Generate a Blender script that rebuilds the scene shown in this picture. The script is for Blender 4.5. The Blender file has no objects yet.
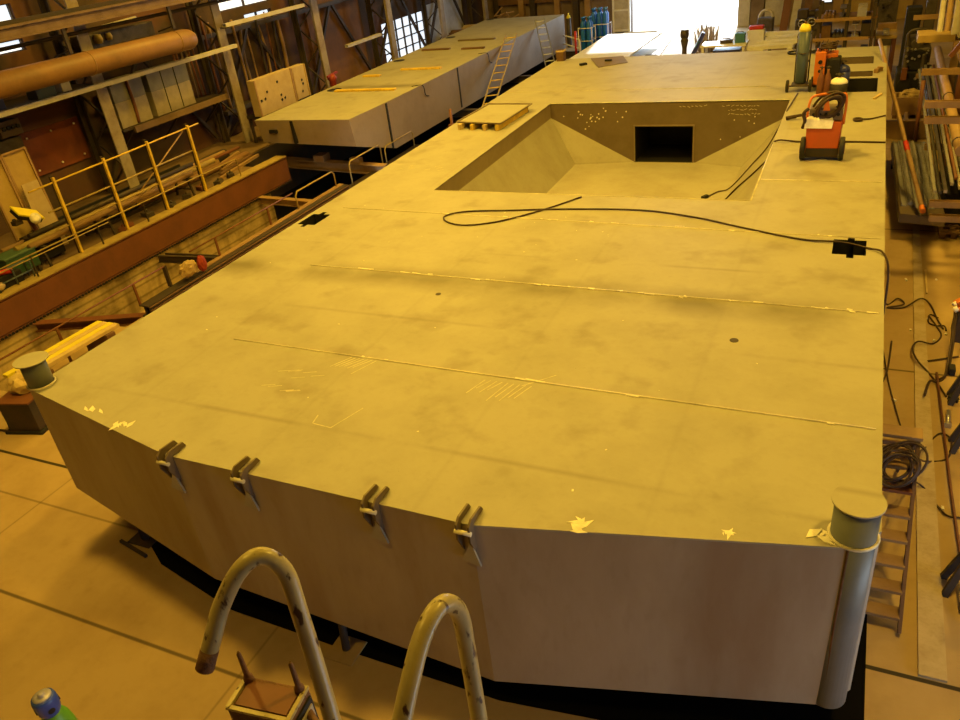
import bpy, bmesh, math, random
from mathutils import Vector, Matrix
random.seed(7)
PI = math.pi
SC = bpy.context.scene
COL = SC.collection
ORG = {}
V = Vector

# ------------------------------------------------------------ materials
def lin(c):
    return tuple(((x/255)/12.92 if x/255 <= .04045 else ((x/255+.055)/1.055)**2.4) for x in c)
def mat(name, c, rough=.6, metal=0.0, c2=None, scale=3.0, amt=.5, bump=.15, spec=.4, stretch=(1,1,1), fine=0.35):
    """noise-mottled principled material, c / c2 linear colours"""
    m = bpy.data.materials.new(name); m.use_nodes = True
    nt = m.node_tree; N = nt.nodes; L = nt.links
    b = N['Principled BSDF']
    b.inputs['Roughness'].default_value = rough
    b.inputs['Metallic'].default_value = metal
    b.inputs['Specular IOR Level'].default_value = spec
    c2 = c2 or tuple(x*.55 for x in c)
    tc = N.new('ShaderNodeTexCoord'); mp = N.new('ShaderNodeMapping')
    mp.inputs['Scale'].default_value = stretch
    L.new(tc.outputs['Object'], mp.inputs['Vector'])
    n1 = N.new('ShaderNodeTexNoise'); n1.inputs['Scale'].default_value = scale
    n1.inputs['Detail'].default_value = 8; n1.inputs['Roughness'].default_value = .65
    L.new(mp.outputs[0], n1.inputs['Vector'])
    r1 = N.new('ShaderNodeMapRange'); r1.inputs[1].default_value = .42; r1.inputs[2].default_value = .68
    r1.inputs[3].default_value = 0; r1.inputs[4].default_value = amt
    L.new(n1.outputs[0], r1.inputs[0])
    n2 = N.new('ShaderNodeTexNoise'); n2.inputs['Scale'].default_value = scale*9; n2.inputs['Detail'].default_value = 5
    L.new(mp.outputs[0], n2.inputs['Vector'])
    r2 = N.new('ShaderNodeMapRange'); r2.inputs[1].default_value = .55; r2.inputs[2].default_value = .75
    r2.inputs[3].default_value = 0; r2.inputs[4].default_value = amt*fine
    L.new(n2.outputs[0], r2.inputs[0])
    ad = N.new('ShaderNodeMath'); ad.operation = 'ADD'; ad.use_clamp = True
    L.new(r1.outputs[0], ad.inputs[0]); L.new(r2.outputs[0], ad.inputs[1])
    mx = N.new('ShaderNodeMix'); mx.data_type = 'RGBA'
    mx.inputs[6].default_value = (*c, 1); mx.inputs[7].default_value = (*c2, 1)
    L.new(ad.outputs[0], mx.inputs[0]); L.new(mx.outputs[2], b.inputs['Base Color'])
    if bump:
        bp = N.new('ShaderNodeBump'); bp.inputs['Strength'].default_value = bump; bp.inputs['Distance'].default_value = .02
        L.new(n2.outputs[0], bp.inputs['Height']); L.new(bp.outputs[0], b.inputs['Normal'])
    return m
def nodes_of(m):
    nt = m.node_tree
    return nt, nt.nodes, nt.links, nt.nodes['Principled BSDF']
def overlay(m, fac_socket, col):
    """mix col over the material's base colour with a mask socket"""
    nt, N, L, b = nodes_of(m)
    src = b.inputs['Base Color'].links[0].from_socket
    mx = N.new('ShaderNodeMix'); mx.data_type = 'RGBA'
    L.new(fac_socket, mx.inputs[0]); L.new(src, mx.inputs[6]); mx.inputs[7].default_value = (*col, 1)
    L.new(mx.outputs[2], b.inputs['Base Color'])
def math_node(m, op, a, bb=None, clamp=False):
    nt, N, L, b = nodes_of(m)
    n = N.new('ShaderNodeMath'); n.operation = op; n.use_clamp = clamp
    for i, s in enumerate((a, bb)):
        if s is None: continue
        if isinstance(s, (int, float)): n.inputs[i].default_value = s
        else: L.new(s, n.inputs[i])
    return n.outputs[0]
def obj_xyz(m):
    nt, N, L, b = nodes_of(m)
    tc = N.new('ShaderNodeTexCoord'); sp = N.new('ShaderNodeSeparateXYZ')
    L.new(tc.outputs['Object'], sp.inputs[0]); return sp.outputs, tc.outputs['Object']
def noise_mask(m, scale, lo, hi, vec=None, detail=6):
    nt, N, L, b = nodes_of(m)
    n = N.new('ShaderNodeTexNoise'); n.inputs['Scale'].default_value = scale; n.inputs['Detail'].default_value = detail
    tc = N.new('ShaderNodeTexCoord'); mp = N.new('ShaderNodeMapping'); mp.inputs['Location'].default_value = (scale*3.1, 5.7, 1.3)
    if vec: mp.inputs['Scale'].default_value = vec
    L.new(tc.outputs['Object'], mp.inputs[0]); L.new(mp.outputs[0], n.inputs['Vector'])
    r = N.new('ShaderNodeMapRange'); r.inputs[1].default_value = lo; r.inputs[2].default_value = hi
    L.new(n.outputs[0], r.inputs[0]); return r.outputs[0]
def line_mask(m, coord, pos, half, soft):
    d = math_node(m, 'ABSOLUTE', math_node(m, 'SUBTRACT', coord, pos))
    nt, N, L, b = nodes_of(m)
    r = N.new('ShaderNodeMapRange'); r.inputs[1].default_value = half; r.inputs[2].default_value = half+soft
    r.inputs[3].default_value = 1; r.inputs[4].default_value = 0
    L.new(d, r.inputs[0]); return r.outputs[0]
def emit(name, c, s):
    m = bpy.data.materials.new(name); m.use_nodes = True
    N = m.node_tree.nodes; b = N['Principled BSDF']
    b.inputs['Base Color'].default_value = (*c, 1)
    b.inputs['Emission Color'].default_value = (*c, 1); b.inputs['Emission Strength'].default_value = s
    return m

M = {}
M['steel'] = mat('primed_steel', (.36,.34,.26), .55, 0, (.27,.25,.18), 1.1, .6, .08)
M['shell'] = mat('hull_side_steel', (.37,.315,.245), .5, 0, (.26,.21,.15), .9, .6, .06, stretch=(1,1,.35), fine=.5)
M['lining'] = mat('hopper_steel', (.36,.34,.26), .55, 0, (.27,.24,.17), 1.3, .6, .08)
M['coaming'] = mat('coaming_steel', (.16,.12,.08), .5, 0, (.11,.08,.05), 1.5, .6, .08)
M['black'] = mat('black', (.012,.011,.010), .7, 0, (.006,.006,.006), 4, .5, .05)
M['rubber'] = mat('rubber', (.02,.018,.016), .65, 0, (.035,.03,.025), 9, .5, .1)
M['weld'] = mat('bright_weld', (.75,.70,.5), .4, .0, (.36,.33,.25), 2.2, .9, .3, stretch=(1,1,1))
M['scrape'] = mat('bare_scraped_steel', (.85,.80,.6), .4, 0, (.5,.46,.35), 8, .6, .2)
M['chalk'] = mat('chalk', (.62,.57,.40), .8, 0, (.4,.37,.26), 12, .8, .1)
M['floor'] = mat('floor_concrete', (.44,.315,.15), .75, 0, (.31,.205,.085), .55, .75, .12)
M['pitwall'] = mat('pit_concrete', (.52,.40,.19), .8, 0, (.13,.095,.045), 1.0, .85, .2, stretch=(1,.7,1.2))
M['kerb'] = mat('pale_concrete', (.52,.42,.25), .8, 0, (.34,.25,.12), 3, .7, .2)
M['pitshade'] = mat('pit_shade_black', (.006,.006,.005), .15, 0, (.010,.009,.006), 2, .5, .05)  # near-black that puts the shade of the unlit pit into its colour
M['wall'] = mat('rusty_brown_wall', (.095,.058,.04), .85, 0, (.04,.03,.026), .7, .85, .25)
M['farwall'] = mat('far_wall_render', (.22,.16,.12), .85, 0, (.11,.08,.065), .8, .7, .15)
M['ceiling'] = mat('dark_roof', (.08,.07,.06), .9, 0, (.05,.045,.04), .5, .5, .1)
M['column'] = mat('pale_painted_column', (.30,.255,.20), .6, 0, (.17,.11,.07), 2.2, .7, .12)
M['darkiron'] = mat('dark_iron', (.045,.037,.03), .6, .2, (.085,.05,.03), 3, .6, .15)
M['rust'] = mat('rust_brown_paint', (.17,.062,.028), .55, 0, (.10,.04,.02), 1.6, .6, .12)
M['rustlight'] = mat('tan_painted_steel', (.33,.21,.10), .55, 0, (.19,.10,.045), 2, .6, .12)
M['duct'] = mat('orange_tan_duct', (.27,.145,.065), .5, 0, (.14,.085,.05), 1.2, .6, .1)
M['girder'] = mat('brown_girder', (.19,.125,.085), .6, 0, (.10,.06,.04), 1.6, .7, .1)
M['pale'] = mat('pale_grey_paint', (.48,.45,.40), .5, 0, (.30,.26,.2), 3, .6, .08)
M['white'] = mat('white_paint', (.72,.72,.70), .5, 0, (.5,.5,.48), 3, .5, .05)
M['yellow'] = mat('yellow_paint', (.72,.50,.05), .5, 0, (.35,.22,.05), 5, .6, .1)
M['dullyellow'] = mat('worn_yellow_rail', (.40,.30,.10), .5, 0, (.2,.13,.05), 4, .6, .1)
M['timber'] = mat('pale_timber', (.62,.47,.2), .7, 0, (.42,.29,.11), 2, .6, .15, stretch=(1,1,1))
M['oldwood'] = mat('dark_wood', (.16,.085,.04), .75, 0, (.08,.045,.025), 3, .7, .2)
M['plywood'] = mat('plywood', (.44,.34,.20), .7, 0, (.33,.23,.12), 2.5, .6, .1)
M['ochre'] = mat('ochre_panel', (.40,.28,.10), .6, 0, (.28,.18,.06), 1.5, .6, .08)
M['orange'] = mat('orange_paint', (.38,.078,.013), .42, 0, (.5,.08,.012), 4, .5, .05)
M['orangeb'] = mat('bright_orange_paint', (.58,.155,.02), .42, 0, (.65,.17,.015), 4, .5, .05)
M['cream'] = mat('cream_label', (.95,.92,.80), .6, 0, (.6,.55,.4), 6, .5, .02)
M['cable'] = mat('brown_black_cable', (.05,.026,.013), .55, 0, (.03,.017,.01), 8, .5, .05)
M['grime'] = mat('grimy_grey_machine', (.085,.07,.06), .55, .2, (.03,.025,.02), 4, .8, .2)
M['greygas'] = mat('grey_green_cylinder', (.055,.08,.12), .4, 0, (.06,.075,.08), 3, .5, .05)
M['yelcap'] = mat('yellow_shoulder', (.80,.68,.04), .4, 0, (.6,.5,.04), 4, .4, .03)
M['bluegas'] = mat('blue_cylinder', (.02,.16,.62), .4, 0, (.015,.10,.45), 4, .5, .05)
M['darkblue'] = mat('dark_blue_paint', (.035,.045,.20), .35, 0, (.02,.025,.10), 5, .5, .05)
M['greenp'] = mat('green_paint', (.13,.36,.03), .4, 0, (.08,.25,.02), 5, .5, .05)
M['darkgreen'] = mat('dark_green_paint', (.03,.085,.05), .5, 0, (.02,.05,.03), 4, .5, .05)
M['alu'] = mat('bare_aluminium', (.62,.62,.60), .28, .85, (.40,.40,.39), 3, .6, .08)
M['galv'] = mat('shiny_galvanised_sheet', (.62,.62,.70), .25, .55, (.35,.35,.4), 2, .6, .06)
M['hoop'] = mat('worn_cream_paint', (.42,.36,.17), .32, 0, (.28,.22,.10), 7, .4, .06)
M['rustbare'] = mat('bare_rust', (.17,.085,.04), .8, 0, (.08,.04,.022), 9, .7, .35)
M['red'] = mat('red_plastic', (.50,.03,.015), .45, 0, (.35,.02,.012), 5, .5, .05)
M['teal'] = mat('teal_plastic', (.05,.18,.28), .5, 0, (.03,.11,.18), 5, .5, .05)
M['scrap'] = mat('grey_brush', (.40,.34,.30), .9, 0, (.22,.18,.15), 6, .7, .3)
M['glassdark'] = mat('dark_window_glass', (.04,.05,.06), .12, 0, (.03,.03,.035), 3, .4, 0)
M['windowlit'] = emit('daylit_window_glass', (.80,.90,1.0), 1.1)
M['plasterwhite'] = mat('whitewashed_wall', (.55,.55,.55), .8, 0, (.3,.27,.23), 1.2, .7, .15)
M['yard'] = mat('bright_yard_concrete', (.6,.6,.58), .8, 0, (.5,.5,.48), .4, .5, .05)
M['hullshade'] = mat('hull_shade_black', (.005,.0045,.004), .95, 0, (.004,.004,.004), 4, .5, .05, spec=.05)  # colour of the shade painted on the floor under the barge
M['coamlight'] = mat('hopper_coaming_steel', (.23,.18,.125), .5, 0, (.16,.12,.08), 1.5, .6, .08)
M['platform'] = mat('dirty_platform_concrete', (.18,.115,.06), .85, 0, (.08,.05,.03), .8, .85, .2)
M['dullred'] = mat('dull_red_cloth', (.28,.035,.02), .8, 0, (.18,.025,.015), 5, .5, .1)
M['cloth'] = mat('tan_sacking', (.42,.30,.13), .9, 0, (.25,.17,.08), 6, .7, .4)

# rust chips on the cream hoop paint
mk = noise_mask(M['hoop'], 42, .59, .65, (1,1,.35))
overlay(M['hoop'], mk, (.06,.03,.015))
# floor: slab joints (object origin is the world origin)
(fx, fy, fz), _ = obj_xyz(M['floor'])
for p in (3.75, 2.0, -1.5, 12, 18, 24, 30, 36):
    overlay(M['floor'], math_node(M['floor'], 'MULTIPLY', line_mask(M['floor'], fy, p, .012, .02), .75), (.03,.018,.008))
overlay(M['floor'], math_node(M['floor'], 'MULTIPLY', line_mask(M['floor'], fy, 6.04, .022, .01), .95), (.012,.008,.004))
overlay(M['floor'], math_node(M['floor'], 'MULTIPLY', line_mask(M['floor'], fy, 5.25, .008, .02), .5), (.05,.03,.012))
for p in (-10.6, -5.5, 6.0):
    overlay(M['floor'], math_node(M['floor'], 'MULTIPLY', line_mask(M['floor'], fx, p, .006, .02), .35), (.05,.03,.012))
# brick banding on left wall and formwork board lines on the pit wall
(px_, py_, pz_), _ = obj_xyz(M['pitwall'])
for p in (-.25, -.55, -.85):
    overlay(M['pitwall'], math_node(M['pitwall'], 'MULTIPLY', line_mask(M['pitwall'], pz_, p, .01, .03), .5), (.05,.03,.012))
mk = noise_mask(M['pitwall'], 1.6, .5, .68, (1,1.2,.12))
overlay(M['pitwall'], math_node(M['pitwall'], 'MULTIPLY', mk, .6), (.06,.035,.015))
mk = noise_mask(M['wall'], .35, .5, .62)
overlay(M['wall'], math_node(M['wall'], 'MULTIPLY', mk, .6), (.15,.06,.034))
# oily dirt along the second deck joint, faint plate shades (deck local y = world y - 4.4)
(dx, dy, dz), _ = obj_xyz(M['steel'])
mk = noise_mask(M['steel'], .8, .34, .58)
overlay(M['steel'], math_node(M['steel'], 'MULTIPLY', math_node(M['steel'], 'MULTIPLY', line_mask(M['steel'], dy, 4.55, .03, .42), mk), .75), (.12,.10,.05))
mk = noise_mask(M['steel'], 1.7, .56, .72)
overlay(M['steel'], math_node(M['steel'], 'MULTIPLY', mk, .38), (.15,.12,.07))
mk = noise_mask(M['steel'], 40, .72, .76)
overlay(M['steel'], math_node(M['steel'], 'MULTIPLY', mk, .5), (.09,.07,.04))
for p in (1.2, 3.4, 5.4, 7.4):
    overlay(M['steel'], math_node(M['steel'], 'MULTIPLY', line_mask(M['steel'], dx, p-4.3, .004, .04), .07), (.10,.08,.05))
for p in (.9, 3.4, 5.6):
    overlay(M['steel'], math_node(M['steel'], 'MULTIPLY', math_node(M['steel'], 'MULTIPLY', line_mask(M['steel'], dy, p, .004, .05), noise_mask(M['steel'], .5, .45, .6)), .3), (.10,.08,.05))
# rust runs and plate joints on the hull side
mk = noise_mask(M['shell'], 1.1, .52, .70, (1,1,.18))
overlay(M['shell'], math_node(M['shell'], 'MULTIPLY', mk, .5), (.19,.105,.05))

# ------------------------------------------------------------ bmesh shapes (all in world metres)
def BM(): return bmesh.new()
def box(bm, c, s, R=None):
    c = V(c); hx, hy, hz = s[0]/2, s[1]/2, s[2]/2
    vs = []
    for z in (-hz, hz):
        for (x, y) in ((-hx,-hy),(hx,-hy),(hx,hy),(-hx,hy)):
            p = V((x,y,z)); p = (R @ p) if R else p
            vs.append(bm.verts.new(c+p))
    for f in ((3,2,1,0),(4,5,6,7),(0,1,5,4),(1,2,6,5),(2,3,7,6),(3,0,4,7)):
        bm.faces.new([vs[i] for i in f])
    return bm
def bx(bm, x0, x1, y0, y1, z0, z1):
    return box(bm, ((x0+x1)/2,(y0+y1)/2,(z0+z1)/2), (abs(x1-x0),abs(y1-y0),abs(z1-z0)))
def frame_of(d, up=V((0,0,1))):
    d = d.normalized()
    if abs(d.dot(up)) > .98: up = V((0,1,0))
    x = d.cross(up).normalized(); z = x.cross(d).normalized()
    return Matrix((x, d, z)).transposed()
def bar(bm, p, q, w, h, up=V((0,0,1)), ext=0):
    p, q = V(p), V(q); d = q-p
    return box(bm, (p+q)/2, (w, d.length+2*ext, h), frame_of(d, V(up)))
def extr(bm, p, q, prof, up=V((0,0,1))):
    """extrude a 2-D profile (list of (side, up)) from p to q"""
    p, q = V(p), V(q); R = frame_of(q-p, V(up))
    a = [bm.verts.new(p + R @ V((x,0,z))) for x, z in prof]
    b = [bm.verts.new(q + R @ V((x,0,z))) for x, z in prof]
    n = len(prof)
    for i in range(n):
        bm.faces.new((a[i], a[(i+1)%n], b[(i+1)%n], b[i]))
    bm.faces.new(a[::-1]); bm.faces.new(b)
    return bm
def ibeam(bm, p, q, h, w, t=.02, up=V((0,0,1))):
    a, b, c = w/2, h/2, t/2
    return extr(bm, p, q, [(-a,-b),(a,-b),(a,-b+t),(c,-b+t),(c,b-t),(a,b-t),(a,b),(-a,b),(-a,b-t),(-c,b-t),(-c,-b+t),(-a,-b+t)], up)
def channel(bm, p, q, w, h, t=.012, up=V((0,0,1))):
    a = w/2
    return extr(bm, p, q, [(-a,0),(a,0),(a,h),(a-t,h),(a-t,t),(-a+t,t),(-a+t,h),(-a,h)], up)
def smooth_path(pts, n=6):
    P = [V(p) for p in pts]
    if len(P) < 3: return P
    out = []
    for i in range(len(P)-1):
        p0 = P[max(i-1,0)]; p1 = P[i]; p2 = P[i+1]; p3 = P[min(i+2,len(P)-1)]
        for k in range(n):
            t = k/n
            out.append(.5*((2*p1)+(-p0+p2)*t+(2*p0-5*p1+4*p2-p3)*t*t+(-p0+3*p1-3*p2+p3)*t**3))
    out.append(P[-1]); return out
def tube(bm, pts, r, segs=10, smooth=0, cap=True):
    P = smooth_path(pts, smooth) if smooth else [V(p) for p in pts]
    P = [p for i, p in enumerate(P) if i == 0 or (p-P[i-1]).length > 1e-5]
    rs = r if isinstance(r, (list, tuple)) else None
    rings = []
    T0 = (P[1]-P[0]).normalized()
    up = V((0,0,1)) if abs(T0.z) < .9 else V((1,0,0))
    x = T0.cross(up).normalized()
    for i, p in enumerate(P):
        a = P[max(i-1,0)]; b = P[min(i+1,len(P)-1)]
        T = (b-a).normalized()
        x = (x - T*x.dot(T))
        if x.length < 1e-6: x = T.orthogonal()
        x.normalize(); y = T.cross(x)
        rr = rs[min(i, len(rs)-1)] if rs else r
        rings.append([bm.verts.new(p + rr*(math.cos(2*PI*k/segs)*x + math.sin(2*PI*k/segs)*y)) for k in range(segs)])
    for A, B in zip(rings, rings[1:]):
        for k in range(segs):
            f = bm.faces.new((A[k], A[(k+1)%segs], B[(k+1)%segs], B[k])); f.smooth = True
    if cap:
        bm.faces.new(rings[0][::-1]); bm.faces.new(rings[-1])
    return bm
def cyl(bm, p, q, r, segs=20, r2=None):
    return tube(bm, [p, q], [r, r if r2 is None else r2], segs)
def lathe(bm, base, prof, segs=24, axis=V((0,0,1)), cap=True):
    """prof: (radius, height) pairs along axis from base"""
    base = V(base); axis = V(axis).normalized()
    x = axis.orthogonal().normalized(); y = axis.cross(x)
    rings = []
    for r, h in prof:
        rings.append([bm.verts.new(base + axis*h + max(r,1e-4)*(math.cos(2*PI*k/segs)*x+math.sin(2*PI*k/segs)*y)) for k in range(segs)])
    for A, B in zip(rings, rings[1:]):
        for k in range(segs):
            f = bm.faces.new((A[k], A[(k+1)%segs], B[(k+1)%segs], B[k])); f.smooth = True
    if cap:
        bm.faces.new(rings[0][::-1]); bm.faces.new(rings[-1])
    return bm
def torus(bm, c, R, r, axis=V((0,0,1)), seg=28, sub=8, squash=1.0):
    c = V(c); axis = V(axis).normalized(); x = axis.orthogonal().normalized(); y = axis.cross(x)
    return tube(bm, [c+R*(math.cos(a)*x+squash*math.sin(a)*y) for a in [2*PI*i/seg for i in range(seg+1)]], r, sub, cap=False)
def prism(bm, poly, z0, z1):
    a = [bm.verts.new((p[0],p[1],z0)) for p in poly]; b = [bm.verts.new((p[0],p[1],z1)) for p in poly]
    n = len(poly)
    for i in range(n): bm.faces.new((a[i], a[(i+1)%n], b[(i+1)%n], b[i]))
    bm.faces.new(a[::-1]); bm.faces.new(b); return bm
def solid(bm, tri, n, t):
    """a plate of thickness t from a planar polygon"""
    n = V(n).normalized()*t
    a = [bm.verts.new(V(p)) for p in tri]; b = [bm.verts.new(V(p)+n) for p in tri]
    k = len(tri)
    for i in range(k): bm.faces.new((a[i], a[(i+1)%k], b[(i+1)%k], b[i]))
    bm.faces.new(a[::-1]); bm.faces.new(b); return bm
def dome(r, h, z, n=5):
    return [(r*math.cos(i/n*PI/2), z+h*math.sin(i/n*PI/2)) for i in range(n+1)]

# ------------------------------------------------------------ objects
def tag(o, label=None, cat=None, group=None, kind=None):
    if label: o['label'] = label
    if cat: o['category'] = cat
    if group: o['group'] = group
    if kind: o['kind'] = kind
    return o
def thing(name, label, cat, loc, group=None):
    o = bpy.data.objects.new(name, None); COL.objects.link(o); o.empty_display_size = .1
    o.location = loc; ORG[o.name] = V(loc)
    return tag(o, label, cat, group)
def obj(name, bm, m, parent=None, loc=None, bevel=0, label=None):
    org = ORG[parent.name] if parent else V(loc or (0,0,0))
    bmesh.ops.recalc_face_normals(bm, faces=bm.faces[:])
    for v in bm.verts: v.co -= org
    me = bpy.data.meshes.new(name); bm.to_mesh(me); bm.free()
    me.materials.append(M[m] if isinstance(m, str) else m)
    o = bpy.data.objects.new(name, me); COL.objects.link(o)
    if parent: o.parent = parent
    else: o.location = org
    ORG[o.name] = org
    if bevel:
        b = o.modifiers.new('bevel', 'BEVEL'); b.width = bevel; b.segments = 2; b.limit_method = 'ANGLE'
    if label: o['label'] = label
    return o
def objs(name, bm, m, parent, label=None):
    """one child object per separate piece of the mesh"""
    left = set(bm.verts); out = []
    while left:
        st = [next(iter(left))]; isl = set(st)
        while st:
            v = st.pop()
            for e in v.link_edges:
                w = e.other_vert(v)
                if w not in isl: isl.add(w); st.append(w)
        left -= isl
        nb = bmesh.new(); mp = {v: nb.verts.new(v.co) for v in isl}
        for f in {f for v in isl for f in v.link_faces}:
            nf = nb.faces.new([mp[v] for v in f.verts]); nf.smooth = f.smooth
        out.append(obj(name, nb, m, parent, label=label))
    bm.free(); return out
def one(name, bm, m, label, cat, loc, group=None, bevel=0):
    return tag(obj(name, bm, m, None, loc, bevel), label, cat, group)
def struct(name, bm, m, parent=None):
    o = obj(name, bm, m, parent)
    if not parent: o['kind'] = 'structure'
    return o
def copy_tree(o, parent=None):
    c = o.copy(); COL.objects.link(c)
    if parent: c.parent = parent
    for ch in list(o.children): copy_tree(ch, c)
    return c
def dup(root, loc, rotz=0, label=None, group=None):
    r = copy_tree(root); r.location = loc; r.rotation_euler = (0,0,rotz)
    if label: r['label'] = label
    if group: r['group'] = group
    return r

# ============================================================ SETTING
def quad(bm, *pts): bm.faces.new([bm.verts.new(p) for p in pts])
b = BM()
def slab(x0,x1,y0,y1,z=0,t=.3): bx(b,x0,x1,y0,y1,z-t,z)
slab(-14.0, 7.2, -8, 18.9); slab(-22, -14.0, -8, 7.5); slab(-11, 7.2, 18.9, 46.6); slab(-22,-11,41.5,46.6); slab(-18.3,-11,41.2,41.5)
fl = struct('floor', b, 'floor')
b = BM(); bx(b,-16.9,-13.9,7.3,19.1,-1.5,-1.2); struct('floor_pit', b, 'floor')
b = BM(); bx(b,-16.95,-16.66,7.3,18.9,-1.4,0.0); bx(b,-16.66,-14.0,7.3,7.5,-1.4,-.02); bx(b,-14.0,-13.8,7.3,18.9,-1.4,-.31); struct('wall_pit', b, 'pitwall')
b = BM(); bx(b,-18.5,-10.8,18.9,41.4,-1.2,-1.0); struct('floor_dark_pit', b, 'pitshade')  # pit bottom coloured near black in place of its shade
b = BM(); bx(b,-18.5,-18.3,18.9,41.4,-1.2,.0); bx(b,-11,-10.8,18.9,41.4,-1.2,-.3); bx(b,-18.3,-11,41.2,41.4,-1.2,-.3); struct('wall_dark_pit', b, 'darkiron')
b = BM(); bx(b,-20.8,-16.96,7.0,18.9,-.05,.8); bx(b,-20.8,-18.3,18.9,46.2,-.05,.8); struct('floor_platform', b, 'platform')
b = BM(); bx(b,-18.3,-18.24,18.9,41.4,-.05,.76); bx(b,-18.3,-16.96,18.9,18.95,-1.2,.76); struct('trim_17', b, 'darkiron')  # dark boards added to black out the lit platform side by the pit
# walls with openings cut through
def wall_yz(bm, x0, x1, ya, yb, z0, z1, holes):
    ys = sorted({ya,yb,*[h[0] for h in holes],*[h[1] for h in holes]}); zs = sorted({z0,z1,*[h[2] for h in holes],*[h[3] for h in holes]})
    for y, y2 in zip(ys, ys[1:]):
        for z, z2 in zip(zs, zs[1:]):
            cy, cz = (y+y2)/2, (z+z2)/2
            if any(h[0]<cy<h[1] and h[2]<cz<h[3] for h in holes): continue
            bx(bm, x0, x1, y, y2, z, z2)
LW = [(13.9,15.5,5.78,6.25),(13.6,15.48,5.08,5.38),(23.4,26.3,4.88,5.5),(24.6,26.2,4.40,4.62),(13.5,15.5,6.5,7.4),(34.0,38.4,.95,2.8)]
b = BM(); wall_yz(b, -21.1, -20.8, -8, 46.6, -.3, 13, LW); struct('wall_left', b, 'wall')
def window(n, y0, y1, z0, z1, nb, nr):
    f = BM()
    for k in range(nb+1):
        y = y0+(y1-y0)*k/nb; bx(f, -20.95, -20.87, y-.03, y+.03, z0, z1)
    for k in range(nr+1):
        z = z0+(z1-z0)*k/nr; bx(f, -20.94, -20.88, y0, y1, z-.025, z+.025)
    w = struct('window_%d' % n, f, 'darkiron')
    g = BM(); bx(g, -20.99, -20.97, y0, y1, z0, z1); obj('pane', g, 'windowlit', w)
for i, h in enumerate(LW): window(i+1, *h, *((2,1) if i < 5 else (6,4)))
DX0, DX1 = -12.0, -6.25
b = BM()
bx(b,-21.1,DX0,46.2,46.6,-.3,13); bx(b,DX1,7.5,46.2,46.6,-.3,13); bx(b,DX0,DX1,46.2,46.6,7.5,13)
struct('wall_far', b, 'farwall')
b = BM(); wall_yz(b, 7.2, 7.5, -8, 46.6, -.3, 13, [(.3,7.3,0,1.9)]); struct('wall_right', b, 'farwall')  # unseen low opening added to send cool daylight onto the right bow
f = BM()
for k in range(2): bx(f,7.3,7.38,.3+7*k-.05,.3+7*k+.05,0,1.9)
bx(f,7.3,7.38,.3,7.3,1.85,1.95)
struct('added_opening', f, 'darkiron')
b = BM(); bx(b,-21.1,7.5,-8.3,-8,-.3,13); struct('wall_back', b, 'farwall')
b = BM(); bx(b,-21.1,7.5,-8.3,46.6,13,13.2); struct('ceiling', b, 'ceiling')
b = BM(); bx(b,-60,60,46.6,110,-.3,-.02); struct('ground_outside', b, 'yard')
# sliding door leaf, left of the opening
b = BM(); bx(b,-12.95,-11.95,45.75,45.85,.1,7.6)
dl = struct('door_1', b, 'pale')
b = BM(); bx(b,-12.95,-12.85,45.68,45.75,.1,7.6); bx(b,-12.05,-11.95,45.68,45.75,.1,7.6)
for z in (.15,1.2,2.6,4.2,6): bx(b,-12.85,-12.05,45.69,45.75,z,z+.1)
obj('frame', b, 'white', dl)
# pilasters and pale panels on the far wall, right of the opening
for i, (x0,x1,m) in enumerate(((-6.25,-5.65,'pale'),(-5.6,-4.95,'farwall'),(-4.9,-3.9,'pale'),(-3.85,-3.35,'rustlight'),(-3.3,-2.3,'farwall'),(-1.65,-1.2,'rustlight'))):
    b = BM(); bx(b,x0,x1,45.9-.06*(i%2),46.2,0,9); struct('trim_%d' % (i+1), b, m)
for i, (x0,x1) in enumerate(((-1.15,.05),(1.25,1.9),(3.9,4.6))):
    b = BM(); bx(b,x0,x1,45.95,46.2,0,8); struct('trim_%d' % (i+7), b, 'ochre')
# second, small opening: daylit side window on the far wall
b = BM(); bx(b,-2.25,-1.7,46.1,46.19,.9,4.6)
w = struct('window_8', b, 'darkiron'); g = BM(); bx(g,-2.2,-1.75,46.07,46.1,.95,4.55); obj('pane', g, 'windowlit', w)
b = BM()
for k in range(4): bx(b,.3+k*.28,.35+k*.28,46.0,46.19,.6,5.5)
for k in range(7): bx(b,.3,1.19,46.02,46.19,.6+k*.7,.66+k*.7)
w = struct('window_9', b, 'darkiron'); g = BM(); bx(g,.3,1.18,46.16,46.19,.6,5.5); obj('pane', g, 'glassdark', w)
# timber and brick band on the far wall, left of the opening
for i, x in enumerate((-20.2,-18.6,-17.9,-16.4,-15.3,-14.6)):
    b = BM(); bx(b,x,x+.32,45.85,46.2,0,9); struct('trim_%d' % (i+10), b, 'rustlight' if i%2 else 'darkiron')
b = BM(); bx(b,-20,-13.2,45.9,46.2,1.9,2.5); struct('trim_16', b, 'oldwood')
# pale concrete kerb in the right-hand aisle
b = BM(); prism(b, [(1.22,6.08),(1.47,6.08),(1.55,18.2),(1.42,18.2)], 0, .03); struct('kerb', b, 'kerb')
b = BM(); tube(b, [(1.72,6.9,.03),(1.66,9.0,.03),(1.62,12,.03)], .018, 8)
one('floor_pipe', b, 'rust', 'thin rusty pipe lying along the pale kerb on the right aisle floor', 'pipe', (1.66,9,.03))

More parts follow.
